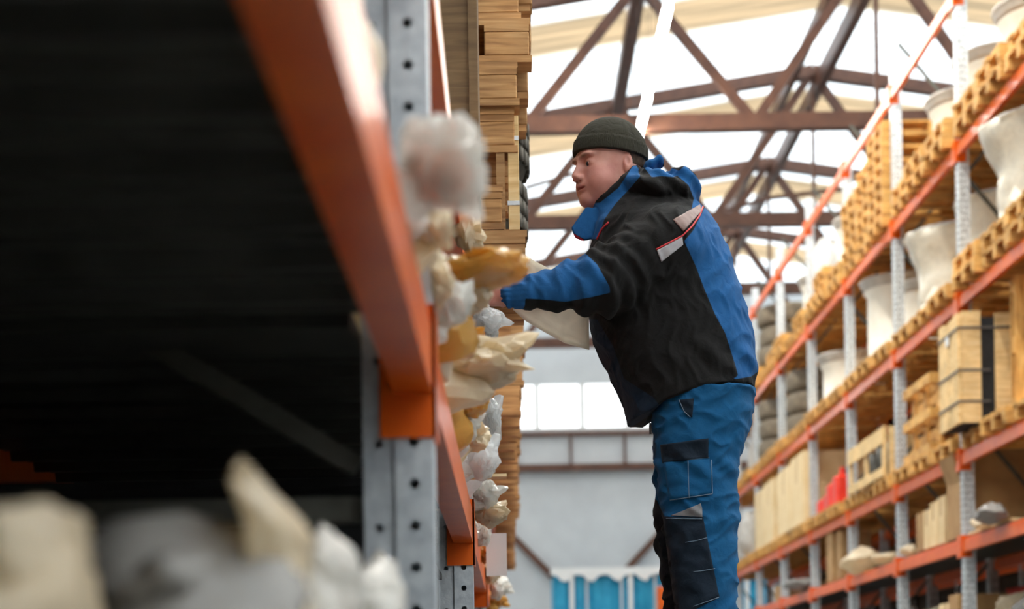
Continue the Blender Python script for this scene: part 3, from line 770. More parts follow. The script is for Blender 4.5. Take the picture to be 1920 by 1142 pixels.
# tall cartons
def carton(x0, x1, y0, y1, z, h, lab, mat='card_pale', group=None, flaps=False, name='carton'):
    t = thing(name, lab, 'cardboard box', ((x0 + x1) / 2, (y0 + y1) / 2, z), 0, group)
    w, d = (x1 - x0) / 2, (y1 - y0) / 2
    if flaps:
        m = MB(); e = .008
        m.box(-w, -w + e, -d, d, 0, h); m.box(w - e, w, -d, d, 0, h); m.box(-w + e, w - e, -d, -d + e, 0, h); m.box(-w + e, w - e, d - e, d, 0, h); m.box(-w, w, -d, d, 0, e)
        m.build('body', M[mat], t)
        for s in (-1, 1):
            MB().add([(s * w, -d, h), (s * w, d, h), (s * (w + .08), d, h + .24), (s * (w + .08), -d, h + .24), (s * (w - .01), -d, h), (s * (w - .01), d, h), (s * (w + .07), d, h + .24), (s * (w + .07), -d, h + .24)],
                     [(0, 1, 2, 3), (7, 6, 5, 4), (0, 3, 7, 4), (1, 5, 6, 2), (3, 2, 6, 7), (0, 4, 5, 1)]).build('flap', M[mat], t)
        MB().add([(-w, -d, h), (w, -d, h), (w, -d - .05, h + .3), (-w, -d - .05, h + .3), (-w, -d + .01, h), (w, -d + .01, h), (w, -d - .04, h + .3), (-w, -d - .04, h + .3)],
                     [(0, 1, 2, 3), (7, 6, 5, 4), (0, 3, 7, 4), (1, 5, 6, 2), (3, 2, 6, 7), (0, 4, 5, 1)]).build('flap', M[mat], t)
    else:
        MB().box(-w, w, -d, d, 0, h, bev=.006).build('body', M[mat], t)
        MB().box(-w - .001, w + .001, -.03, .03, h * .6, h + .001).build('tape', M['card'], t)
    return t
carton(4.2, 5.3, 25.15, 26.25, z2 + .002, 1.02, 'tall pale carton on the second level, right one of the near pair', group='tall pale cartons')
carton(4.2, 5.3, 26.3, 27.6, z2 + .002, .98, 'tall pale carton on the second level, left one of the near pair', group='tall pale cartons')
carton(4.22, 5.3, 28.2, 29.2, z2 + .002, 1.0, 'tall pale carton near the man\'s thigh, right one of the far pair', group='tall pale cartons')
carton(4.22, 5.3, 29.25, 30.3, z2 + .002, .96, 'tall pale carton near the man\'s thigh, left one of the far pair', group='tall pale cartons')
# level one boxes
z1 = RLV[0] + .152
carton(4.3, 4.95, 16.75, 17.3, z1, .55, 'brown open carton with raised flaps left of the nearest post on the lowest level', 'card', flaps=True)
for i, (y, h, m_) in enumerate(((17.42, .47, 'card_pale'), (17.74, .45, 'bag_cream'), (18.04, .4, 'card_pale'), (18.36, .4, 'card'))):
    carton(4.3, 4.85, y, y + .27, z1, h, 'narrow box in the row left of the open carton, %s from it' % ['first', 'second', 'third', 'fourth'][i], m_ if m_ != 'bag_cream' else 'card_pale', 'narrow boxes on the lowest level')
MB_ = MB().box(-.2, .3, -.7, .7, 0, .02).build('cardboard_sheet', M['card_pale'], None, loc=(4.5, 15.8, z1)); tag(MB_, 'flat pale cardboard sheet under the bags right of the nearest post', 'cardboard')
carton(4.3, 4.7, 23.5, 23.95, z1, .72, 'upright brown box on the lowest level at the third post', 'card', name='carton')
carton(4.3, 4.7, 22.9, 23.2, z1, .62, 'slim brown box right of the upright box on the lowest level', 'card')
carton(4.4, 5.2, 27.95, 29.4, z1, .28, 'low dark brown carton on the lowest level in front of the blue sheeted stack', 'card')

# ------------------------------------------------------------------ bags
def blob(seed, sx, sy, sz, tips=2, sub=4, crump=.13):
    r = random.Random(seed); bm = bmesh.new(); bmesh.ops.create_icosphere(bm, subdivisions=sub, radius=1)
    pl = []
    for i in range(13):
        n = Vector((r.gauss(0, 1), r.gauss(0, 1), r.gauss(0, 1))).normalized(); pl.append((n, r.uniform(.72, .98)))
    tp = [Vector((r.uniform(.1, 1), r.uniform(-.6, .6), r.uniform(-.2, 1))).normalized() for _ in range(tips)]
    o = Vector((r.uniform(0, 50),) * 3)
    for v in bm.verts:
        d = v.co.normalized(); rad = 1.25
        for n, h in pl:
            c = d.dot(n)
            if c > .05: rad = min(rad, h / c)
        for q in tp:
            c = max(0, d.dot(q)); rad += .75 * c ** 30
        nn = abs(noise.noise(d * 2.0 + o)) * 1.5 + .45 * abs(noise.noise(d * 4.5 + o))
        rad *= 1 + crump * (nn * 1.6 - .7)
        v.co = Vector((d.x * rad * sx, d.y * rad * sy, d.z * rad * sz))
    vs = [v.co.copy() for v in bm.verts]; fs = [[v.index for v in f.verts] for f in bm.faces]; bm.free()
    return vs, fs
def bag(cx, cy, w, h, Y, mat, lab, dy=.12, seed=0, deck=None, inner=True, cat='plastic bag', name='plastic_bag', tips=1, group='bags spilling over the left shelf', crump=.13, sub=4):
    c = W(cx, cy, Y); s = Y / F
    sx, sz = w * s / 2, h * s / 2
    vs, fs = blob(seed * 7 + 3, sx, dy, sz, tips, sub, crump)
    m = MB(); m.add([v + c for v in vs], fs)
    rr4 = random.Random(seed * 13 + 5)
    for q in range(3):
        vs, fs = blob(seed * 31 + q, sx * rr4.uniform(.5, .75), dy * rr4.uniform(.6, .9), sz * rr4.uniform(.5, .75), tips, 3, crump * 1.4)
        o_ = Vector((sx * rr4.uniform(-.4, .45), dy * rr4.uniform(-.5, .1), sz * rr4.uniform(-.45, .45))); m.add([v + c + o_ for v in vs], fs)
    base = Vector((c.x, c.y, c.z - sz))
    if deck is not None and inner:
        xr = c.x; x0 = min(xr - .25, -.33); zt = max(c.z + sz * .1, deck + .04)
        vs, fs = blob(seed * 7 + 4, (xr - x0) / 2 * .95, dy * .95, (zt - deck) / 2 * .95, 0, 3, .07)
        cc = Vector(((x0 + xr) / 2, Y, (zt + deck) / 2)); m.add([v + cc for v in vs], fs)
        base = Vector((cc.x, Y, deck))
    m.v = [tuple(Vector(v) - base) for v in m.v]
    o = m.build(name, M[mat], None, smooth=True, loc=base); o.data.set_sharp_from_angle(angle=.5)
    return tag(o, lab, cat, group)
D1 = .702
B = [
 (834, 325, 160, 125, 2.2, 'bag_white', 'large blurred milky plastic bag hanging over the beam in front of the near holed post', .13),
 (800, 410, 90, 110, 2.62, 'bag_cream', 'cream crumpled bag tucked just under the large milky bag', .1),
 (680, 150, 40, 200, 1.85, 'bag_cream', 'cream bag bulging over the near orange beam at the left of the near post', .12),
 (770, 425, 40, 46, 2.5, 'bag_white', 'small bright bag scrap shining against the near orange beam', .06),
 (818, 520, 60, 100, 2.85, 'bag_cream', 'cream bag squeezed between the near beam and the golden wrapping', .09),
 (842, 575, 80, 80, 3.1, 'bag_white', 'pale crumpled bag left of the golden wrapping below the small cream bag', .1),
 (912, 508, 150, 60, 3.3, 'bag_gold', 'golden brown wrapping pointing towards the man\'s cuff', .12),
 (868, 545, 110, 90, 3.42, 'bag_cream', 'cream plastic bag draped below the golden brown wrapping', .1),
 (905, 690, 140, 82, 3.9, 'bag_cream', 'broad cream white packing sheet with a pointed tip below the man\'s hand', .14),
 (870, 636, 60, 40, 4.1, 'bag_gold', 'golden scrap of wrapping above the broad cream sheet', .08),
 (882, 745, 60, 60, 4.35, 'bag_gold', 'golden crumpled paper right below the broad cream sheet', .1),
 (868, 800, 56, 60, 4.5, 'bag_white', 'whitish crumpled bag left of the fan folded clear bag', .1),
 (888, 820, 50, 54, 4.75, 'bag_cream', 'cream and brown crumpled paper above the clear fan folded bag', .1),
 (922, 785, 40, 80, 5.3, 'bag_clear', 'clear plastic bag jutting right against the far brown pallets', .1),
 (908, 862, 60, 64, 5.0, 'bag_clear', 'fan folded clear plastic bag with a rounded top edge', .1),
 (905, 925, 56, 50, 5.75, 'bag_white', 'white plastic bag just above the pointed golden bag', .1),
 (914, 966, 74, 40, 5.9, 'bag_cream', 'pale golden foil bag with a point to the right', .1),
 (905, 1000, 36, 50, 6.5, 'bag_white', 'small white bag under the pointed golden foil bag', .09),
 (916, 1035, 40, 44, 7.2, 'bag_gold', 'small golden bag left of the white paper sheet', .1),
 (922, 1072, 36, 50, 8.2, 'bag_cream', 'cream scrap bag low beside the orange beam connectors', .12),
 (936, 1100, 40, 40, 9.0, 'bag_white', 'white scrap bag with green specks at the bottom left of the end wall', .12),
 (926, 1126, 40, 40, 9.9, 'bag_gold', 'small brown bag at the bottom edge near the end of the left rack', .12),
]
for i, b in enumerate(B): bag(*b[:7], dy=b[7], seed=i + 1, deck=D1)
o = MB().box(-.35, .0, -.03, .04, -.004, .004).build('cardboard_strip', M['card_pale'], None, loc=(W(950, 893, 5.1).x, 5.1, W(950, 893, 5.1).z)); tag(o, 'thin brown cardboard strip poking out to the right between the bags', 'cardboard')
pa = W(925, 1000, 7.0); pb = W(951, 1080, 7.0)
o = MB().box(pa.x - .03, pb.x, 7.0, 7.003, pb.z, pa.z).build('paper_sheet', M['white'])
tag(o, 'white paper sheet hanging upright among the low bags of the left rack', 'paper sheet')
D2 = 1.44
bag(912, 596, 54, 40, 5.2, 'bag_clear', 'clear plastic bag with printed marks hanging right under the man\'s wrist', dy=.08, seed=41, deck=None, group='bags beside the hand')
bag(922, 622, 26, 50, 5.35, 'bag_clear', 'clear plastic bag below the printed one beside the far pallets', dy=.07, seed=42, deck=None, group='bags beside the hand')
bag(879, 436, 50, 92, 4.6, 'bag_cream', 'small cream plastic bag hanging beneath the tall brown crate', dy=.06, seed=43, deck=None, group='bags beside the hand')
D0 = .115
for i, (cx, cy, w, h, Y, mt, lab, dy) in enumerate((
 (60, 1075, 190, 230, 1.2, 'bag_cream', 'blurred brownish bag in the bottom left corner of the photo', .12),
 (520, 1010, 120, 300, 1.55, 'bag_cream', 'tall blurred cream bag with a pointed peak in the left foreground', .1),
 (350, 1120, 330, 150, 1.5, 'bag_grey', 'blurred greyish bag lying between the corner bag and the peaked bag', .14),
 (610, 1090, 110, 200, 1.75, 'bag_white', 'blurred white bag right of the peaked bag below the shelf', .1),
 (690, 1120, 110, 110, 2.05, 'bag_white', 'blurred pale bag at the foot of the near holed post', .1))):
    c = W(cx, cy, Y); s = Y / F
    vs, fs = blob(90 + i, w * s / 2, dy, h * s / 2, 0, 4, .08)
    if i == 1: vs = [Vector((v.x - max(0, v.z) * .45 * (1 if v.z > 0 else 0), v.y, v.z)) if v.z < 0 else Vector((v.x * (1 - .75 * min(1, v.z / (h * s / 2))) - v.z * .5, v.y, v.z * 1.05)) for v in vs]
    m = MB(); m.add([v + c for v in vs], fs)
    zlo = c.z - h * s / 2
    vs, fs = blob(190 + i, w * s * .6, dy * 1.1, (zlo - D0) / 2 + .05, 0, 3, .06)
    m.add([v + Vector((c.x, Y, (zlo + D0) / 2 + .035)) for v in vs], fs)
    base = Vector((c.x, Y, D0)); m.v = [tuple(Vector(v) - base) for v in m.v]
    tag(m.build('plastic_bag', M[mt], None, True, loc=base), lab, 'plastic bag', 'bags on the lower left shelf')
for i in range(4):  # black boxes added where only shade shows under the shelf
    t = thing('dark_filler_box', 'added black box darkening the gap under the left shelf, %s from the holed post' % ['nearest', 'second', 'third', 'fourth'][i], 'filler box', (-.68, 3.22 + i * .62, .0), 0, 'dark filler boxes')
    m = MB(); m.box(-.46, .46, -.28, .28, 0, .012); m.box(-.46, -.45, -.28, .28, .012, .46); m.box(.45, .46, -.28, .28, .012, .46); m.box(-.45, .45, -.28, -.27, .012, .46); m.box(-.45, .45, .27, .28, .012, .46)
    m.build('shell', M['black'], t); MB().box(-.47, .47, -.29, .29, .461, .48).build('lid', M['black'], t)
# right rack bags
for i, (cx, cy, w, h, Y, mt, lab, dy, dk) in enumerate((
 (1845, 975, 60, 56, 15.3, 'bag_grey', 'grey mottled bag on the lowest beam level right of the nearest post', .3, z1),
 (1825, 1000, 26, 30, 15.9, 'bag_cream', 'small cream scrap bag hugging the right side of the nearest post', .15, z1),
 (1612, 1052, 74, 50, 21.6, 'bag_cream', 'large cream cloth sack spilling over the lowest beam left of the second post', .45, z1),
 (1658, 1050, 60, 30, 20.4, 'bag_cream', 'flat cream folded bag just left of the second nearest post', .35, z1),
 (1695, 1045, 26, 44, 19.15, 'bag_cream', 'small cream bag lying against the second nearest post', .15, z1),
 (1500, 1108, 60, 40, 25.8, 'bag_grey', 'grey sack on the lowest level between the third and fourth posts', .5, z1),
 (1400, 1000, 40, 80, 31.9, 'bag_white', 'white wrapped bundle on the second level right behind the man\'s leg', .4, z2),
 (1420, 810, 40, 60, 32.7, 'bag_white', 'white wrapped bundle on the third level behind the man\'s hip', .4, L3),
 (1545, 480, 50, 60, 28.4, 'bag_white', 'white wrapped bundle high on the fourth level left of the tall pallet stack', .4, L4))):
    c = W(cx, cy, Y); s = Y / F; sz = max(.05, (c.z + h * s / 2 - dk) / 2)
    vs, fs = blob(300 + i, w * s / 2, dy, sz, 1, 4, .12)
    tag(MB().add(vs, fs).build('wrapped_bag', M[mt], None, True, loc=(c.x + .05, Y, dk + sz)), lab, 'bag', 'bags on the right rack')
# floor level things under the lowest beam
DF = .422
rr3 = random.Random(5)
items = [(14.9, 'bag_cream', .6, .62), (15.5, 'bag_grey', .55, .5), (16.3, 'bag_cream', .5, .55), (18.9, 'bag_cream', .5, .5), (20.6, 'bag_cream', .5, .52), (21.5, 'bag_white', .4, .5), (23.6, 'bag_grey', .5, .5)]
wh = ['at the extreme right edge', 'right of the nearest post', 'left beside the nearest post', 'right of the second post', 'left of the second post', 'between second and third posts', 'left of the third post']
for i, (y, mt, w, h) in enumerate(items):
    vs, fs = blob(500 + i, .35, w / 2, h / 2, 1, 4, .15)
    tag(MB().add(vs, fs).build('parts_bag', M[mt], None, True, loc=(4.62 + rr3.uniform(-.05, .2), y, DF + h / 2)), 'dim crumpled bag on the bottom deck under the lowest beam ' + wh[i], 'bag', 'bags on the bottom deck')
carton(4.3, 4.8, 16.95, 17.3, DF, .56, 'dim brown box on the bottom deck under the lowest beam left of the nearest post', 'card')
carton(4.35, 4.8, 17.35, 17.9, DF, .5, 'dim pale box on the bottom deck beside the brown box near the red parts', 'card_pale')
for i in range(4):
    y = 17.2 + i * .17
    t = MB().tube([(0, 0, 0), (0, 0, .1)], .05, 12); t.tube([(0, 0, .1), (0, .02, .2)], .03, 10)
    tag(t.build('red_valve_cap', M['red'], None, True, loc=(5.02, y, DF + .0 + .44)), 'small red cap on the dim box under the lowest beam, %s in its row' % ['first', 'second', 'third', 'last'][i], 'red cap', 'small red caps')
carton(4.9, 5.25, 16.95, 17.95, DF, .44, 'dark parts box carrying the small red caps under the lowest beam', 'card')
# ------------------------------------------------------------------ the man: surfaces from distance fields
YM = 5.62
def surf(f, lo, hi, h):
    lo = np.array(lo, float); hi = np.array(hi, float)
    n = np.ceil((hi - lo) / h).astype(int) + 1
    ax = [(lo[i] + h * np.arange(n[i])).astype(np.float32) for i in range(3)]
    V = np.empty(tuple(n), np.float32)
    step = 24
    for a in range(0, n[0], step):
        X, Y, Z = np.meshgrid(ax[0][a:a + step], ax[1], ax[2], indexing='ij')
        V[a:a + step] = f(X, Y, Z)
    S = V < 0
    c = np.zeros(tuple(n - 1), np.int8)
    for i in (0, 1):
        for j in (0, 1):
            for k in (0, 1): c += S[i:n[0] - 1 + i, j:n[1] - 1 + j, k:n[2] - 1 + k]
    act = (c > 0) & (c < 8)
    idx = np.argwhere(act); ids = np.full(tuple(n - 1), -1, np.int32); ids[act] = np.arange(len(idx))
    acc = np.zeros((len(idx), 3)); cnt = np.zeros(len(idx))
    corners = [(i, j, k) for i in (0, 1) for j in (0, 1) for k in (0, 1)]
    for a in corners:
        for d in range(3):
            if a[d]: continue
            b = list(a); b[d] = 1
            va = V[idx[:, 0] + a[0], idx[:, 1] + a[1], idx[:, 2] + a[2]]; vb = V[idx[:, 0] + b[0], idx[:, 1] + b[1], idx[:, 2] + b[2]]
            m = (va < 0) != (vb < 0)
            t = va[m] / (va[m] - vb[m] + 1e-12)
            p = np.zeros((m.sum(), 3)) + np.array(a); p[:, d] = t
            acc[m] += p; cnt[m] += 1
    P = lo + (idx + acc / cnt[:, None]) * h
    faces = []
    for d in range(3):
        u, v = [(1, 2), (2, 0), (0, 1)][d]
        sl0 = [slice(1, n[q] - 1) for q in range(3)]; sl1 = list(sl0)
        sl0[d] = slice(0, n[d] - 1); sl1[d] = slice(1, n[d])
        A = S[tuple(sl0)]; Bq = S[tuple(sl1)]
        E = np.argwhere(A != Bq); s = A[A != Bq]
        off = np.ones(3, int); off[d] = 0
        E = E + off
        def g(du, dv):
            q = E.copy(); q[:, u] -= du; q[:, v] -= dv; return ids[q[:, 0], q[:, 1], q[:, 2]]
        Q = np.stack([g(1, 1), g(0, 1), g(0, 0), g(1, 0)], 1)
        Q[~s] = Q[~s][:, ::-1]; faces.append(Q)
    return P, np.concatenate(faces)
def np_mesh(name, parts, mats, parent=None, attrs=None, modifier=None):
    off = 0; PP = []; FF = []
    for P, Fc in parts: PP.append(P); FF.append(Fc + off); off += len(P)
    P = np.concatenate(PP); Fc = np.concatenate(FF)
    me = bpy.data.meshes.new(name)
    me.vertices.add(len(P)); me.vertices.foreach_set('co', P.astype(np.float32).ravel())
    me.loops.add(len(Fc) * 4); me.loops.foreach_set('vertex_index', Fc.astype(np.int32).ravel())
    me.polygons.add(len(Fc)); me.polygons.foreach_set('loop_start', np.arange(0, len(Fc) * 4, 4, dtype=np.int32))
    me.polygons.foreach_set('use_smooth', np.ones(len(Fc), bool))
    me.update(calc_edges=True)
    for m in mats: me.materials.append(m)
    if attrs:
        for k, v in attrs.items():
            a = me.attributes.new(k, 'FLOAT', 'POINT'); a.data.foreach_set('value', v.astype(np.float32))
    o = bpy.data.objects.new(name, me); COL.objects.link(o)
    if parent: o.parent = parent
    return o, P
def smin(a, b, k):
    h = np.clip(.5 + .5 * (b - a) / k, 0, 1); return b + (a - b) * h - k * h * (1 - h)
def smax(a, b, k): return -smin(-a, -b, k)
def rc(X, Y, Z, a, b, ra, rb, sy=1.0):
    a = Vector(a); b = Vector(b); d = b - a; L2 = d.dot(d)
    px, py, pz = X - a.x, Y - a.y, Z - a.z
    h = np.clip((px * d.x + py * d.y + pz * d.z) / L2, 0, 1)
    return np.sqrt((px - h * d.x) ** 2 + ((py - h * d.y) * sy) ** 2 + (pz - h * d.z) ** 2) - (ra + (rb - ra) * h)
def el(X, Y, Z, c, r, rot=0.0):
    x, y, z = X - c[0], Y - c[1], Z - c[2]
    if rot: cs, sn = math.cos(rot), math.sin(rot); x, z = x * cs + z * sn, -x * sn + z * cs
    k0 = np.sqrt((x / r[0]) ** 2 + (y / r[1]) ** 2 + (z / r[2]) ** 2) + 1e-6
    k1 = np.sqrt((x / r[0] ** 2) ** 2 + (y / r[1] ** 2) ** 2 + (z / r[2] ** 2) ** 2) + 1e-6
    return k0 * (k0 - 1) / k1
def prof(rows, Yp):
    """rows (py, left px, right px, half width) -> z sorted arrays"""
    A = []
    for r in rows:
        l = W(r[1], r[0], Yp); q = W(r[2], r[0], Yp); A.append(((l.z + q.z) / 2, l.x, q.x, r[3]))
    A.sort(); return [np.array(v, np.float32) for v in zip(*A)]
def gcyl(X, Y, Z, T, yc, n=2.3):
    z, l, r, w = T
    lx = np.interp(Z, z, l); rx = np.interp(Z, z, r); hw = np.interp(Z, z, w)
    a = (rx - lx) / 2; c = (rx + lx) / 2
    d = ((np.abs(X - c) / a) ** n + (np.abs(Y - yc) / hw) ** n) ** (1 / n)
    d = (d - 1) * np.minimum(a, hw)
    return np.maximum(d, np.maximum(z[0] - Z, Z - z[-1]))
_fr = np.random.RandomState(4)
_dirs = _fr.normal(size=(14, 3)); _dirs /= np.linalg.norm(_dirs, axis=1)[:, None]; _ph = _fr.uniform(0, 6.28, 14); _wl = _fr.uniform(.045, .16, 14)
def folds(X, Y, Z, amp, sx=1, sy=1, sz=1):
    d = 0
    wx = .02 * np.sin(Z * 31 + Y * 17); wz = .02 * np.sin(X * 27 + 1 + Y * 11)
    for i in range(14):
        d = d + np.sin(((X + wx) * _dirs[i, 0] * sx + Y * _dirs[i, 1] * sy + (Z + wz) * _dirs[i, 2] * sz) * 6.283 / _wl[i] + _ph[i]) * _wl[i]
    d = d / .45
    return -amp * (1 - 2 * np.abs(np.tanh(d)))
def polyd(px, py, poly):          # signed distance, positive inside
    P = np.array(poly, float); n = len(P); d = np.full(len(px), 1e9); ins = np.zeros(len(px), bool)
    for i in range(n):
        a = P[i]; b = P[(i + 1) % n]; e = b - a
        t = np.clip(((px - a[0]) * e[0] + (py - a[1]) * e[1]) / (e @ e), 0, 1)
        d = np.minimum(d, np.hypot(px - a[0] - t * e[0], py - a[1] - t * e[1]))
        cond = ((a[1] > py) != (b[1] > py)) & (px < (b[0] - a[0]) * (py - a[1]) / (b[1] - a[1] + 1e-12) + a[0])
        ins ^= cond
    return np.where(ins, d, -d)
def cloth(name, base, attrs, bump=.5, rough=.85):
    m, nt, b = new_mat(name)
    tc = N(nt, 'ShaderNodeTexCoord')
    n1 = N(nt, 'ShaderNodeTexNoise', Scale=28.0, Detail=4.0, Distortion=.8); L(nt, tc.outputs['Object'], n1.inputs['Vector'])
    n2 = N(nt, 'ShaderNodeTexNoise', Scale=700.0, Detail=1.0); L(nt, tc.outputs['Object'], n2.inputs['Vector'])
    col = ramp(nt, n1.outputs['Fac'], [(.3, tuple(v * .85 for v in base)), (.7, base)])
    for an, c in attrs:
        at = N(nt, 'ShaderNodeAttribute', attribute_name=an)
        r = N(nt, 'ShaderNodeMapRange'); r.inputs['From Min'].default_value = -.6; r.inputs['From Max'].default_value = .6; L(nt, at.outputs['Fac'], r.inputs['Value'])
        mx = N(nt, 'ShaderNodeMix', data_type='RGBA'); L(nt, r.outputs[0], mx.inputs[0]); L(nt, col, mx.inputs[6])
        c2 = ramp(nt, n1.outputs['Fac'], [(.3, tuple(v * .85 for v in c)), (.7, c)]); L(nt, c2, mx.inputs[7]); col = mx.outputs[2]
    L(nt, col, b.inputs['Base Color']); b.inputs['Roughness'].default_value = rough; b.inputs['Specular IOR Level'].default_value = .25
    b.inputs['Sheen Weight'].default_value = .03
    ad = N(nt, 'ShaderNodeMath', operation='MULTIPLY_ADD'); L(nt, n2.outputs['Fac'], ad.inputs[0]); ad.inputs[1].default_value = .12; L(nt, n1.outputs['Fac'], ad.inputs[2])
    bp = N(nt, 'ShaderNodeBump', Strength=bump, Distance=0.008); L(nt, ad.outputs[0], bp.inputs['Height']); L(nt, bp.outputs[0], b.inputs['Normal'])
    return m
BLUE = (.01, .095, .27); BLK = (.0065, .006, .006)
M['jacket'] = cloth('jacket_cloth', BLK, [('f_blue', BLUE), ('f_navy', (.008, .022, .045)), ('f_red', (.55, .02, .04))])
M['trouser'] = cloth('trouser_cloth', (.004, .088, .22), [('f_black', (.008, .012, .018))])
M['blue_cloth'] = cloth('blue_cloth', (.004, .088, .22), [])
M['navy_cloth'] = cloth('dark_navy_cloth', (.007, .016, .03), [])
M['reflect'] = noise_mat('grey_reflective_tape', (.42, .4, .42), (.52, .5, .52), scale=40, rough=.35, bump=.1)
M['reflect_brown'] = noise_mat('dull_pink_reflective_tape', (.2, .12, .1), (.28, .18, .155), scale=40, rough=.4, bump=.1)
M['reflect_dark'] = noise_mat('dull_grey_reflective_tape', (.17, .17, .18), (.24, .24, .25), scale=40, rough=.45, bump=.1)
M['piping'] = noise_mat('red_piping', (.5, .02, .03), (.6, .03, .04), scale=30, rough=.6)
M['thread'] = noise_mat('pale_thread', (.14, .2, .27), (.2, .27, .34), scale=30, rough=.7)
M['knit'] = cloth('knit_wool', (.035, .032, .022), [], .8, .95)
def skin_mat():
    m, nt, b = new_mat('skin')
    tc = N(nt, 'ShaderNodeTexCoord'); n1 = N(nt, 'ShaderNodeTexNoise', Scale=14.0, Detail=5.0); L(nt, tc.outputs['Object'], n1.inputs['Vector'])
    col = ramp(nt, n1.outputs['Fac'], [(.3, (.5, .19, .15)), (.5, (.6, .27, .21)), (.7, (.66, .34, .27))])
    for an, c in (('f_brow', (.16, .07, .045)), ('f_lip', (.42, .12, .11)), ('f_beard', (.36, .16, .13))):
        at = N(nt, 'ShaderNodeAttribute', attribute_name=an)
        mx = N(nt, 'ShaderNodeMix', data_type='RGBA'); L(nt, at.outputs['Fac'], mx.inputs[0]); L(nt, col, mx.inputs[6]); mx.inputs[7].default_value = (*c, 1); col = mx.outputs[2]
    L(nt, col, b.inputs['Base Color']); b.inputs['Roughness'].default_value = .48
    b.inputs['Subsurface Weight'].default_value = .12; b.inputs['Subsurface Radius'].default_value = (.01, .004, .002); b.inputs['Subsurface Scale'].default_value = 1.0
    n2 = N(nt, 'ShaderNodeTexNoise', Scale=220.0, Detail=2.0); L(nt, tc.outputs['Object'], n2.inputs['Vector'])
    bp = N(nt, 'ShaderNodeBump', Strength=.12, Distance=0.003); L(nt, n2.outputs['Fac'], bp.inputs['Height']); L(nt, bp.outputs[0], b.inputs['Normal'])
    return m
M['skin'] = skin_mat()

man = thing('person', 'man in black knit hat and black and blue work jacket reaching left into the rack', 'person', (W(1330, 1300, YM).x, YM, 0))
def toman(o):
    o.parent = man; o.matrix_parent_inverse = Matrix.Translation(-man.location); return o

# ---- jacket
TJ = prof([(352, 1165, 1270, .07), (372, 1150, 1292, .11), (400, 1128, 1320, .17), (430, 1112, 1341, .215), (470, 1105, 1360, .235), (520, 1100, 1378, .24), (580, 1102, 1396, .24),
           (640, 1115, 1410, .24), (680, 1133, 1414, .24), (720, 1153, 1413, .235), (760, 1172, 1412, .23), (810, 1183, 1408, .225)], YM)
YA = 5.36
sh = W(1250, 452, YM - .21); elb = W(1128, 531, 5.36); wr = W(978, 551, 5.34); cf = W(953, 553, 5.34)
shf = W(1240, 452, YM + .21); elf = W(1135, 530, YM + .28); wrf = W(1010, 548, YM + .15)
hemx = []; hemz = []
for px, py in ((1150, 800), (1178, 798), (1195, 790), (1212, 787), (1235, 770), (1300, 748), (1345, 740), (1413, 732), (1450, 730)):
    w = W(px, py, YM); hemx.append(w.x); hemz.append(w.z)
colA = W(1188, 430, YM); colB = W(1152, 352, YM); cax = (colB - colA).normalized()
rimN = Vector((-.68, 0, .73)).normalized(); rimP = W(1155, 353, YM)
def tube_r(X, Y, Z, r0, r1, ry):
    px, py, pz = X - colA.x, Y - YM, Z - colA.z
    t = px * cax.x + pz * cax.z; u = px * -cax.z + pz * cax.x
    tt = np.clip(t / (colB - colA).length, 0, 1.6)
    a = r0 + (r1 - r0) * tt
    return (np.sqrt((u / a) ** 2 + (py / ry) ** 2) - 1) * np.minimum(a, ry), t
flap = [(1099, 388), (1071, 428), (1078, 446), (1094, 452), (1126, 444), (1140, 412), (1128, 392)]
flapW = [W(a, b, YM - .06) for a, b in flap]
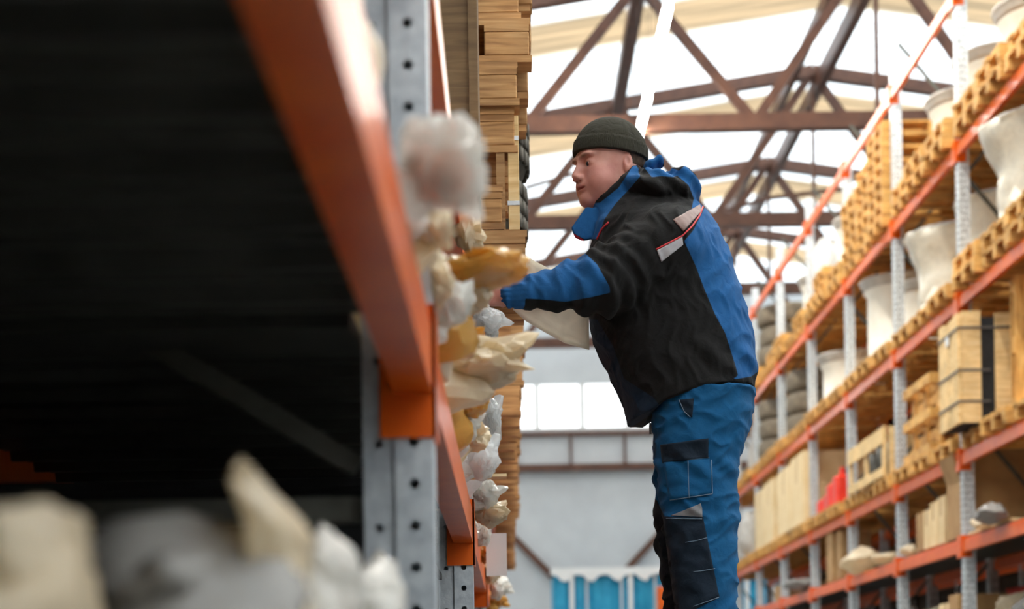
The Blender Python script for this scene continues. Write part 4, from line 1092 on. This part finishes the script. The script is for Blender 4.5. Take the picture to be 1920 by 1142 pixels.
def f_jacket(X, Y, Z):
    d = gcyl(X, Y, Z, TJ, YM, 2.4)
    # belly and back relief
    arm = smin(rc(X, Y, Z, sh, elb, .107, .092), rc(X, Y, Z, elb, wr, .090, .046), .04)
    armf = smin(rc(X, Y, Z, shf, elf, .1, .085), rc(X, Y, Z, elf, wrf, .08, .045), .04)
    fo = folds(X, Y, Z, .0048, 1.5, .7, .75)
    ax_ = (wr - elb).normalized()
    s = (X - wr.x) * ax_.x + (Y - wr.y) * ax_.y + (Z - wr.z) * ax_.z
    s2 = (X - elb.x)
    wr_f = .0045 * np.sin(s * 150 + 6 * Z) * np.exp(-((s + .02) / .045) ** 2) + .007 * np.sin(s * 78 + Z * 25 + Y * 14) * np.exp(-((s + .2) / .14) ** 2)
    arm = arm + wr_f
    arm = smin(arm, rc(X, Y, Z, wr, cf, .044, .036) + .003 * np.sin(Z * 420), .012)
    sd = (sh - elb).normalized(); s3 = (X - elb.x) * sd.x + (Y - elb.y) * sd.y + (Z - elb.z) * sd.z
    arm = arm + .006 * np.sin(s3 * 95 + (Y + Z) * 22) * np.exp(-((s3 - .05) / .12) ** 2)
    # waist gathers, long diagonal drag lines from the arm pit
    d = d + .006 * np.sin((X * .8 + Z) * 60) * np.exp(-((Z - W(1300, 700, YM).z) / .07) ** 2) * np.clip((X - .42) / .2, 0, 1)
    d = smin(d, arm, .05); d = smin(d, armf, .05)
    h1 = el(X, Y, Z, W(1226, 372, YM), (.125, .19, .066), -.2)
    h2 = el(X, Y, Z, W(1280, 362, YM), (.046, .15, .07), .25)
    hd = smin(h1, h2, .03)
    hd = hd + .007 * np.sin((X * 1.1 + Z * 1.5) * 55 + Y * 12)
    hd = np.minimum(hd, el(X, Y, Z, W(1224, 312, YM - .02), (.038, .06, .021), .62) + .003 * np.sin(X * 160 + Z * 60))
    d = smin(d, hd, .006)
    co, t = tube_r(X, Y, Z, .118, .098, .105)
    rim = (X - rimP.x) * rimN.x + (Z - rimP.z) * rimN.z
    d = smin(d, np.maximum(np.maximum(co, rim), -t - .02), .025)
    ci, t = tube_r(X, Y, Z, .098, .088, .094)
    d = smax(d, -np.maximum(ci, -(t - .0)), .006)
    d = d + fo
    # open collar flap
    dd = -1e3
    n = len(flapW); dist = np.full(X.shape, 1e3, np.float32); ins = np.zeros(X.shape, bool)
    sel = (X < .42) & (X > .1)
    for i in range(n):
        a = flapW[i]; b = flapW[(i + 1) % n]; ex, ez = b.x - a.x, b.z - a.z
        tt = np.clip(((X - a.x) * ex + (Z - a.z) * ez) / (ex * ex + ez * ez), 0, 1)
        dist = np.minimum(dist, np.hypot(X - a.x - tt * ex, Z - a.z - tt * ez))
        ins ^= ((a.z > Z) != (b.z > Z)) & (X < (b.x - a.x) * (Z - a.z) / (b.z - a.z + 1e-9) + a.x)
    pd = np.where(ins, -dist, dist)
    for s_ in (-1,):
        yc = YM + s_ * (.045 + (.42 - X) * .08)
        d = np.minimum(d, smax(pd, np.abs(Y - yc) - .009, .004))
    zh = np.interp(X, hemx, hemz)
    d = smax(d, zh - Z, .008)
    return d
blue1 = [(922, 518), (985, 505), (1035, 486), (1072, 474), (1096, 474), (1119, 495), (1143, 538), (1144, 549), (1110, 557), (1060, 566), (1010, 561), (985, 560), (984, 574), (975, 590), (922, 600)]
blue2 = [(1283, 452), (1300, 432), (1310, 412), (1322, 388), (1400, 440), (1440, 600), (1430, 690), (1409, 706), (1372, 712), (1384, 704), (1379, 685), (1360, 625), (1341, 590), (1322, 545), (1305, 500)]
bluec = [(1060, 428), (1088, 384), (1125, 380), (1160, 352), (1186, 312), (1205, 306), (1204, 326), (1184, 350), (1154, 382), (1134, 410), (1120, 448), (1097, 449), (1080, 440), (1066, 431)]
blueh = [(1266, 326), (1285, 310), (1320, 345), (1318, 392), (1302, 402), (1296, 396), (1301, 372), (1291, 347)]
bluet = [(1203, 308), (1222, 296), (1236, 285), (1248, 295), (1242, 312), (1268, 318), (1280, 326), (1262, 332), (1240, 330), (1222, 332)]
navy = [(1090, 596), (1120, 600), (1150, 650), (1170, 710), (1225, 745), (1240, 765), (1170, 810), (1150, 730)]
redf = [(1060, 430), (1067, 432), (1080, 441), (1095, 450), (1096, 470), (1060, 470)]
P, Fc = surf(f_jacket, (-.02, 5.22, .82), (.80, 6.03, 1.80), .0055)
px, py = PX(P)
fb_ = np.maximum.reduce([polyd(px, py, q) for q in (blue1, blue2, bluec, blueh, bluet)])
fb_ = np.where((polyd(px, py, bluec) > -1) & (P[:, 0] > .42), -5, fb_)
jk, _ = np_mesh('jacket', [(P, Fc)], [M['jacket']], None, dict(f_blue=fb_, f_navy=polyd(px, py, navy), f_red=polyd(px, py, redf)))
toman(jk)
JB = BVHTree.FromPolygons([tuple(v) for v in P], [tuple(int(i) for i in f) for f in Fc])

# ---- trousers
TN = prof([(735, 1232, 1411, .13), (760, 1227, 1409, .125), (800, 1226, 1403, .12), (850, 1229, 1387, .112), (900, 1232, 1381, .105), (950, 1239, 1382, .1), (1000, 1246, 1380, .096),
           (1060, 1256, 1381, .092), (1110, 1264, 1380, .09), (1142, 1268, 1380, .088), (1200, 1275, 1376, .085), (1260, 1285, 1372, .082), (1345, 1288, 1372, .082)], 5.54)
TF = prof([(735, 1232, 1405, .12), (800, 1224, 1390, .115), (900, 1230, 1370, .1), (945, 1227, 1360, .096), (1020, 1231, 1350, .092), (1080, 1239, 1350, .09), (1142, 1247, 1350, .088),
           (1250, 1262, 1345, .082), (1345, 1266, 1348, .082)], 5.78)
TH = prof([(728, 1240, 1408, .17), (760, 1226, 1410, .19), (800, 1224, 1402, .19), (850, 1235, 1380, .15), (880, 1260, 1350, .05)], YM + .03)
def f_tr(X, Y, Z):
    d = smin(gcyl(X, Y, Z, TN, 5.52, 2.2), gcyl(X, Y, Z, TF, 5.79, 2.2), .02)
    d = smin(d, gcyl(X, Y, Z, TH, YM + .03, 2.5), .03)
    d = d + folds(X, Y, Z, .0062, .8, .7, 1.4)
    d = d + .006 * np.sin((Z * 1.0 - X * .5) * 62 + Y * 9) * (np.exp(-((Z - .62) / .05) ** 2) + np.exp(-((Z - .3) / .1) ** 2))
    d = d + .005 * np.sin((Z + X * .9) * 70) * np.exp(-((Z - .8) / .05) ** 2)
    return d
P, Fc = surf(f_tr, (.42, 5.36, .05), (.82, 5.95, 1.10), .0055)
px, py = PX(P)
blkp = [(1210, 930), (1232, 938), (1243, 962), (1260, 1020), (1285, 1100), (1300, 1160), (1300, 1400), (1200, 1400)]
trz, _ = np_mesh('trousers', [(P, Fc)], [M['trouser']], None, dict(f_black=polyd(px, py, blkp)))
toman(trz)
TB = BVHTree.FromPolygons([tuple(v) for v in P], [tuple(int(i) for i in f) for f in Fc])

def hit(bvh, px, py, off=.003):
    d = (W(px, py, 5.0) - Vector((0, 0, CAMZ))).normalized()
    r = bvh.ray_cast(Vector((0, 0, CAMZ)), d)
    if r[0] is None:
        return None
    return r[0] - d * off
def patch(name, bvh, c, mat, parent, off=.0035, n=16, m=10, th=.003, label=None):
    vs = []; ok = {}
    for j in range(m + 1):
        for i in range(n + 1):
            u, v = i / n, j / m
            x = (c[0][0] * (1 - u) + c[1][0] * u) * (1 - v) + (c[3][0] * (1 - u) + c[2][0] * u) * v
            y = (c[0][1] * (1 - u) + c[1][1] * u) * (1 - v) + (c[3][1] * (1 - u) + c[2][1] * u) * v
            p = hit(bvh, x, y, off); ok[(i, j)] = len(vs) if p is not None else None
            if p is not None: vs.append(p)
    fs = []
    for j in range(m):
        for i in range(n):
            q = [ok[(i, j)], ok[(i + 1, j)], ok[(i + 1, j + 1)], ok[(i, j + 1)]]
            if None not in q: fs.append(q)
    me = bpy.data.meshes.new(name); me.from_pydata(vs, [], fs); me.materials.append(mat)
    me.polygons.foreach_set('use_smooth', [True] * len(me.polygons))
    o = bpy.data.objects.new(name, me); COL.objects.link(o)
    o.parent = parent; o.matrix_parent_inverse = Matrix.Identity(4)
    s = o.modifiers.new('s', 'SOLIDIFY'); s.thickness = th; s.offset = 0
    if label: o['label'] = label
    return o
def line(name, bvh, pts, r, mat, parent, off=.004, label=None):
    P_ = []
    for a, b in zip(pts[:-1], pts[1:]):
        k = max(2, int(math.hypot(b[0] - a[0], b[1] - a[1]) / 6))
        for i in range(k): P_.append((a[0] + (b[0] - a[0]) * i / k, a[1] + (b[1] - a[1]) * i / k))
    P_.append(pts[-1])
    Q = [hit(bvh, x, y, off) for x, y in P_]; Q = [q for q in Q if q is not None]
    if len(Q) < 2: return
    o = MB().tube(Q, r, 6).build(name, mat, parent, True)
    o.matrix_parent_inverse = Matrix.Identity(4)
    if label: o['label'] = label
patch('reflective_strip', JB, [(1232, 470), (1279, 444), (1281, 459), (1240, 491)], M['reflect'], jk, label='pale grey reflective strip')
patch('reflective_strip', JB, [(1262, 412), (1312, 384), (1317, 394), (1281, 434)], M['reflect_brown'], jk, label='dull pink reflective strip')
line('piping', JB, [(1230, 468), (1255, 455), (1280, 442), (1298, 424), (1312, 404), (1318, 388)], .0028, M['piping'], jk)
line('piping', JB, [(1119, 449), (1128, 430), (1141, 417)], .0032, M['piping'], jk)
patch('pocket_flap', TB, [(1239, 834), (1328, 822), (1328, 858), (1242, 868)], M['navy_cloth'], trz, .007, th=.006)
patch('cargo_pocket', TB, [(1244, 864), (1330, 858), (1337, 925), (1256, 940)], M['blue_cloth'], trz, .004, th=.006)
patch('side_pocket', TB, [(1272, 750), (1301, 747), (1298, 783), (1287, 778)], M['navy_cloth'], trz, .003)
patch('reflective_strip', TB, [(1258, 967), (1314, 944), (1316, 953), (1317, 969)], M['reflect_dark'], trz, .004, label='grey reflective strip')
patch('knee_panel', TB, [(1243, 969), (1318, 970), (1349, 1120), (1268, 1160)], M['navy_cloth'], trz, .004, 20, 24)
for pts in ([(1285, 1017), (1305, 1014), (1326, 1008)], [(1300, 1072), (1320, 1070), (1341, 1066)], [(1243, 866), (1300, 861), (1330, 858)], [(1256, 938), (1336, 926), (1334, 862)], [(1290, 864), (1292, 934)], [(1244, 972), (1316, 973)], [(1273, 750), (1283, 772), (1294, 782)], [(1300, 1137), (1348, 1120)]):
    line('stitching', TB, pts, .0011, M['thread'], trz, .008)
zp = W(1219, 793, YM - .1)
MB().tube([zp, zp + Vector((0, 0, -.012)), zp + Vector((.001, 0, -.036))], [.003, .004, .004], 8).build('zip_pull', M['strap'], jk)
bo = MB()
def f_boot(X, Y, Z):
    d = 1e3
    for yc, Yp, ax0 in ((5.52, 5.52, W(1330, 1340, 5.52).x), (5.79, 5.79, W(1308, 1340, 5.79).x)):
        b = smin(rc(X, Y, Z, (ax0 + .04, yc, .06), (ax0 - .17, yc - .01, .045), .052, .045), rc(X, Y, Z, (ax0 + .01, yc, .05), (ax0 + .01, yc, .16), .055, .056), .03)
        d = np.minimum(d, b)
    return np.maximum(d, .004 - Z)
P, Fc = surf(f_boot, (.25, 5.42, -.01), (.8, 5.9, .24), .008)
btz, _ = np_mesh('boots', [(P, Fc)], [M['rubber']]); toman(btz)

# ---- body: head, neck, hands and the figure under the clothes as one mesh
HS = 1.14; HC = W(1141, 308, YM); HR = Matrix.Rotation(PI + math.radians(24), 3, 'Z') @ Matrix.Rotation(math.radians(7), 3, 'Y') @ Matrix.Rotation(math.radians(0), 3, 'X')
HRi = np.array(HR.transposed())
def loc(X, Y, Z):
    x, y, z = (X - HC.x) / HS, (Y - HC.y) / HS, (Z - HC.z) / HS
    return (HRi[0, 0] * x + HRi[0, 1] * y + HRi[0, 2] * z, HRi[1, 0] * x + HRi[1, 1] * y + HRi[1, 2] * z, HRi[2, 0] * x + HRi[2, 1] * y + HRi[2, 2] * z)
neckb = W(1200, 430, YM)
def f_head(X, Y, Z):
    x, y, z = loc(X, Y, Z); ay = np.abs(y)
    d = el(x, y, z, (-.012, 0, .035), (.098, .077, .088))
    d = smin(d, el(x, y, z, (.012, 0, -.035), (.08, .066, .085)), .03)
    d = smin(d, el(x, y, z, (.04, 0, -.085), (.052, .052, .036)), .03)          # jaw, heavy chin
    d = smin(d, el(x, y, z, (.081, 0, -.1), (.019, .025, .017)), .02)           # chin
    d = smin(d, el(x, y, z, (.0, 0, -.1), (.06, .058, .035)), .03)               # under chin
    d = smin(d, el(x, ay, z, (.052, .037, -.055), (.036, .033, .042)), .02)        # cheeks
    d = smin(d, el(x, ay, z, (.079, .026, .018), (.015, .029, .0105)), .014)      # brow
    d = smin(d, rc(x, y, z, (.083, 0, .012), (.1075, 0, -.0315), .0078, .0112), .012) # nose
    d = smin(d, el(x, ay, z, (.099, .0125, -.038), (.013, .008, .008)), .006)
    d = smin(d, el(x, y, z, (.084, 0, -.06), (.017, .028, .018)), .012)           # muzzle
    d = smin(d, el(x, y, z, (.0955, 0, -.0605), (.009, .021, .0055)), .005)
    d = smin(d, el(x, y, z, (.0925, 0, -.0725), (.0095, .019, .0068)), .005)
    d = smax(d, -el(x, ay, z, (.094, .031, -.001), (.016, .02, .0125)), .012)    # sockets
    d = smin(d, el(x, ay, z, (.0715, .031, -.002), (.0152, .0165, .0135)), .004)  # lids
    d = smax(d, -el(x, ay, z, (.0875, .031, -.0035), (.0085, .0125, .0017)), .002)  # lid opening
    d = smax(d, -el(x, y, z, (.1055, 0, -.0665), (.02, .027, .0028)), .003)     # mouth line
    d = smax(d, -el(x, ay, z, (.1, .009, -.0455), (.006, .0035, .004)), .002)
    ear = el(x, ay, z, (-.02, .074, -.017), (.014, .009, .026), .15)
    ear = smax(ear, -el(x, ay, z, (-.016, .083, -.012), (.007, .006, .013)), .004)
    d = smin(d, ear, .006)
    return d * HS
def f_hn(X, Y, Z):
    d = f_head(X, Y, Z)
    return smin(d, rc(X, Y, Z, Vector(HC) + HR @ Vector((-.035, 0, -.06)) * HS, neckb, .074, .085), .03)
P1 = surf(f_hn, (HC.x - .16, YM - .14, HC.z - .2), (HC.x + .17, YM + .14, HC.z + .16), .0024)
def f_core(X, Y, Z):
    d = gcyl(X, Y, Z, TJ, YM, 2.4) + .03
    d = np.maximum(d, Z - (W(1200, 430, YM).z)); d = np.maximum(d, W(1200, 725, YM).z - Z)
    d = smin(d, rc(X, Y, Z, W(1250, 455, YM - .2), elb, .07, .05), .03); d = smin(d, rc(X, Y, Z, elb, cf, .05, .03), .02)
    d = smin(d, rc(X, Y, Z, W(1250, 455, YM + .2), elf, .07, .05), .03); d = smin(d, rc(X, Y, Z, elf, wrf, .05, .03), .02)
    d = np.minimum(d, gcyl(X, Y, Z, TH, YM + .03, 2.5) + .04)
    d = np.minimum(d, gcyl(X, Y, Z, TN, 5.52, 2.2) + .022); d = np.minimum(d, gcyl(X, Y, Z, TF, 5.79, 2.2) + .022)
    return d
P2 = surf(f_core, (-.02, 5.25, .1), (.80, 6.0, 1.5), .014)
# hands
def hand_f(w, k, palmdir, side, spread, curl, thumbdir):
    """w wrist point; palmdir unit to the knuckles; side unit across the palm (index side); curl = down direction"""
    w = Vector(w); pd = Vector(palmdir).normalized(); sd = Vector(side).normalized(); cd = Vector(curl).normalized()
    segs = []
    segs.append((w - pd * .03, w + pd * .01, .03, .029, 0))
    for i, (off, ln, r) in enumerate(((.030, .040, .0092), (.010, .045, .0095), (-.011, .042, .009), (-.030, .033, .0078))):
        base = w + pd * .085 + sd * off * 1.05 - pd * abs(off) * .15
        segs.append((w + sd * off * .55 + pd * .01, base, .0165, .0125, 1))
        a1, a2, a3 = [math.radians(v) * k for v in (28 + 6 * i, 62 + 6 * i, 88 + 5 * i)]
        p = base
        for a, l in ((a1, ln), (a2, ln * .66), (a3, ln * .52)):
            q = p + (pd * math.cos(a) + cd * math.sin(a)) * l + sd * (off * spread * l)
            segs.append((p, q, r, r * .9, 2)); p = q
    tb = w + pd * .022 + sd * .026 + cd * .008
    t1 = tb + (pd * .5 + sd * .75 + cd * .45).normalized() * .042; t2 = t1 + (pd * .85 + sd * .2 + cd * .5).normalized() * .034
    t3 = t2 + (pd * .9 - sd * .1 + cd * .5).normalized() * .026
    segs += [(tb, t1, .016, .0125, 1), (t1, t2, .0118, .0105, 2), (t2, t3, .0105, .0088, 2)]
    def f(X, Y, Z):
        pal = 1e3; d = 1e3
        for a, b, ra, rb, g in segs:
            q = rc(X, Y, Z, a, b, ra, rb)
            if g <= 1: pal = q if isinstance(pal, float) else smin(pal, q, .012)
            else: d = q if isinstance(d, float) else np.minimum(d, q)
        return smin(pal, d, .005)
    pts = [s[0] for s in segs] + [s[1] for s in segs]
    lo = [min(p[i] for p in pts) - .035 for i in range(3)]; hi = [max(p[i] for p in pts) + .035 for i in range(3)]
    return f, lo, hi, segs
hw = W(952, 554, 5.34)
fh, lo, hi, segN = hand_f(hw, .85, (-.93, -.12, .1), (.1, -.35, .9), .6, (-.2, .75, -.6), None)
P3 = surf(fh, lo, hi, .0024)
hw2 = W(1008, 548, YM + .15)
fh2, lo2, hi2, segF = hand_f(hw2, .9, (-.9, -.2, .0), (.0, -.3, .95), .5, (-.1, -.8, -.4), None)
P4 = surf(fh2, lo2, hi2, .0026)
allP = np.concatenate([P1[0], P2[0], P3[0], P4[0]])
x, y, z = loc(allP[:, 0], allP[:, 1], allP[:, 2]); ay = np.abs(y)
g = lambda a, s: np.exp(-(a / s) ** 2)
brow = .85 * g(z - .016 - .1 * (ay - .03) * 0, .006) * g(ay - .03, .02) * (x > .05)
lip = .8 * np.maximum(g(z + .061, .0055), g(z + .073, .0065)) * g(y, .021) * (x > .07)
beard = .3 * g(z + .09, .03) * (x > .0) * (x < .12)
body, _ = np_mesh('body', [P1, P2, P3, P4], [M['skin']], None, dict(f_brow=brow, f_lip=lip, f_beard=beard)); toman(body)
for s in (-1, 1):
    c = HC + HR @ Vector((.0735, s * .031, -.0035)) * HS
    bm = bmesh.new(); bmesh.ops.create_uvsphere(bm, u_segments=20, v_segments=12, radius=.0122 * HS); me = bpy.data.meshes.new('eye'); bm.to_mesh(me); bm.free()
    me.materials.append(M['white']); me.polygons.foreach_set('use_smooth', [True] * len(me.polygons))
    e = obj('eye', me, None, c); e.parent = body; e.matrix_parent_inverse = Matrix.Identity(4)
    d = HR @ Vector((.92, .12, -.3)).normalized()
    bm = bmesh.new(); bmesh.ops.create_uvsphere(bm, u_segments=16, v_segments=10, radius=.0068 * HS); me = bpy.data.meshes.new('iris'); bm.to_mesh(me); bm.free()
    me.materials.append(M['black']); i_ = obj('iris', me, None, c + d * .0075 * HS); i_.parent = body
# short hair under the hat
def f_hair(X, Y, Z):
    x, y, z = loc(X, Y, Z)
    d = el(x, y, z, (-.018, 0, .03), (.1, .0785, .092))
    d = np.maximum(d, z - .05); d = np.maximum(d, -z - .035); d = np.maximum(d, x + .03 - .0 * z)
    return d * HS
P, Fc = surf(f_hair, (HC.x - .14, YM - .13, HC.z - .1), (HC.x + .16, YM + .13, HC.z + .12), .004)
M['hair'] = noise_mat('short_brown_hair', (.06, .035, .02), (.12, .07, .045), scale=60, rough=.8)
hr, _ = np_mesh('hair', [(P, Fc)], [M['hair']]); toman(hr)
def f_hat(X, Y, Z):
    x, y, z = loc(X, Y, Z)
    e = z - (.017 + .2 * x)
    d = el(x, y, z, (-.01, 0, .03), (.1065, .0885, .099))
    cuff = el(x, y, z, (-.01, 0, .02), (.1075, .0895, .13)) + .0
    d = smin(d, np.maximum(cuff, e - .034), .01)
    ang = np.arctan2(y, x + .01)
    d = d + .0011 * np.sin(ang * 110) * np.clip(1.3 - np.abs(e - .03) / .04, .25, 1)
    d = np.maximum(d, -e)
    d = smax(d, -el(x, y, z, (-.01, 0, .033), (.1, .08, .09)), .003) if False else d
    return d * HS
P, Fc = surf(f_hat, (HC.x - .17, YM - .15, HC.z - .06), (HC.x + .17, YM + .15, HC.z + .2), .0026)
ht, _ = np_mesh('knit_hat', [(P, Fc)], [M['knit']]); toman(ht)

# ---- sheet held by the far hand
pts = [(985, 478), (1002, 490), (1060, 520), (1104, 575), (1105, 656), (1060, 643), (1020, 622), (985, 602), (962, 582), (968, 530)]
nY = YM + .1
cv = []
for i, (a, b) in enumerate(pts): cv.append(W(a, b, nY + .03 * math.sin(i * 1.3)))
ctr = sum(cv, Vector()) / len(cv) + Vector((0, .03, 0))
vs = [ctr]; fs = []; n = len(cv); rings = 6
for r in range(1, rings + 1):
    for i in range(n):
        p = ctr.lerp(cv[i], r / rings); p.y += .006 * math.sin(r * 1.5 + i); vs.append(p)
for i in range(n): fs.append((0, 1 + i, 1 + (i + 1) % n))
for r in range(1, rings):
    for i in range(n):
        a = 1 + (r - 1) * n; fs.append((a + i, a + n + i, a + n + (i + 1) % n, a + (i + 1) % n))
org = Vector(cv[4]); m = MB(); m.add([v - org for v in vs], fs)
o = m.build('paper_wrapping', M['paper'], None, True, loc=org); o.modifiers.new('s', 'SOLIDIFY').thickness = .002
tag(o, 'large cream translucent paper wrapping held behind the man\'s stretched arm', 'paper wrapping')
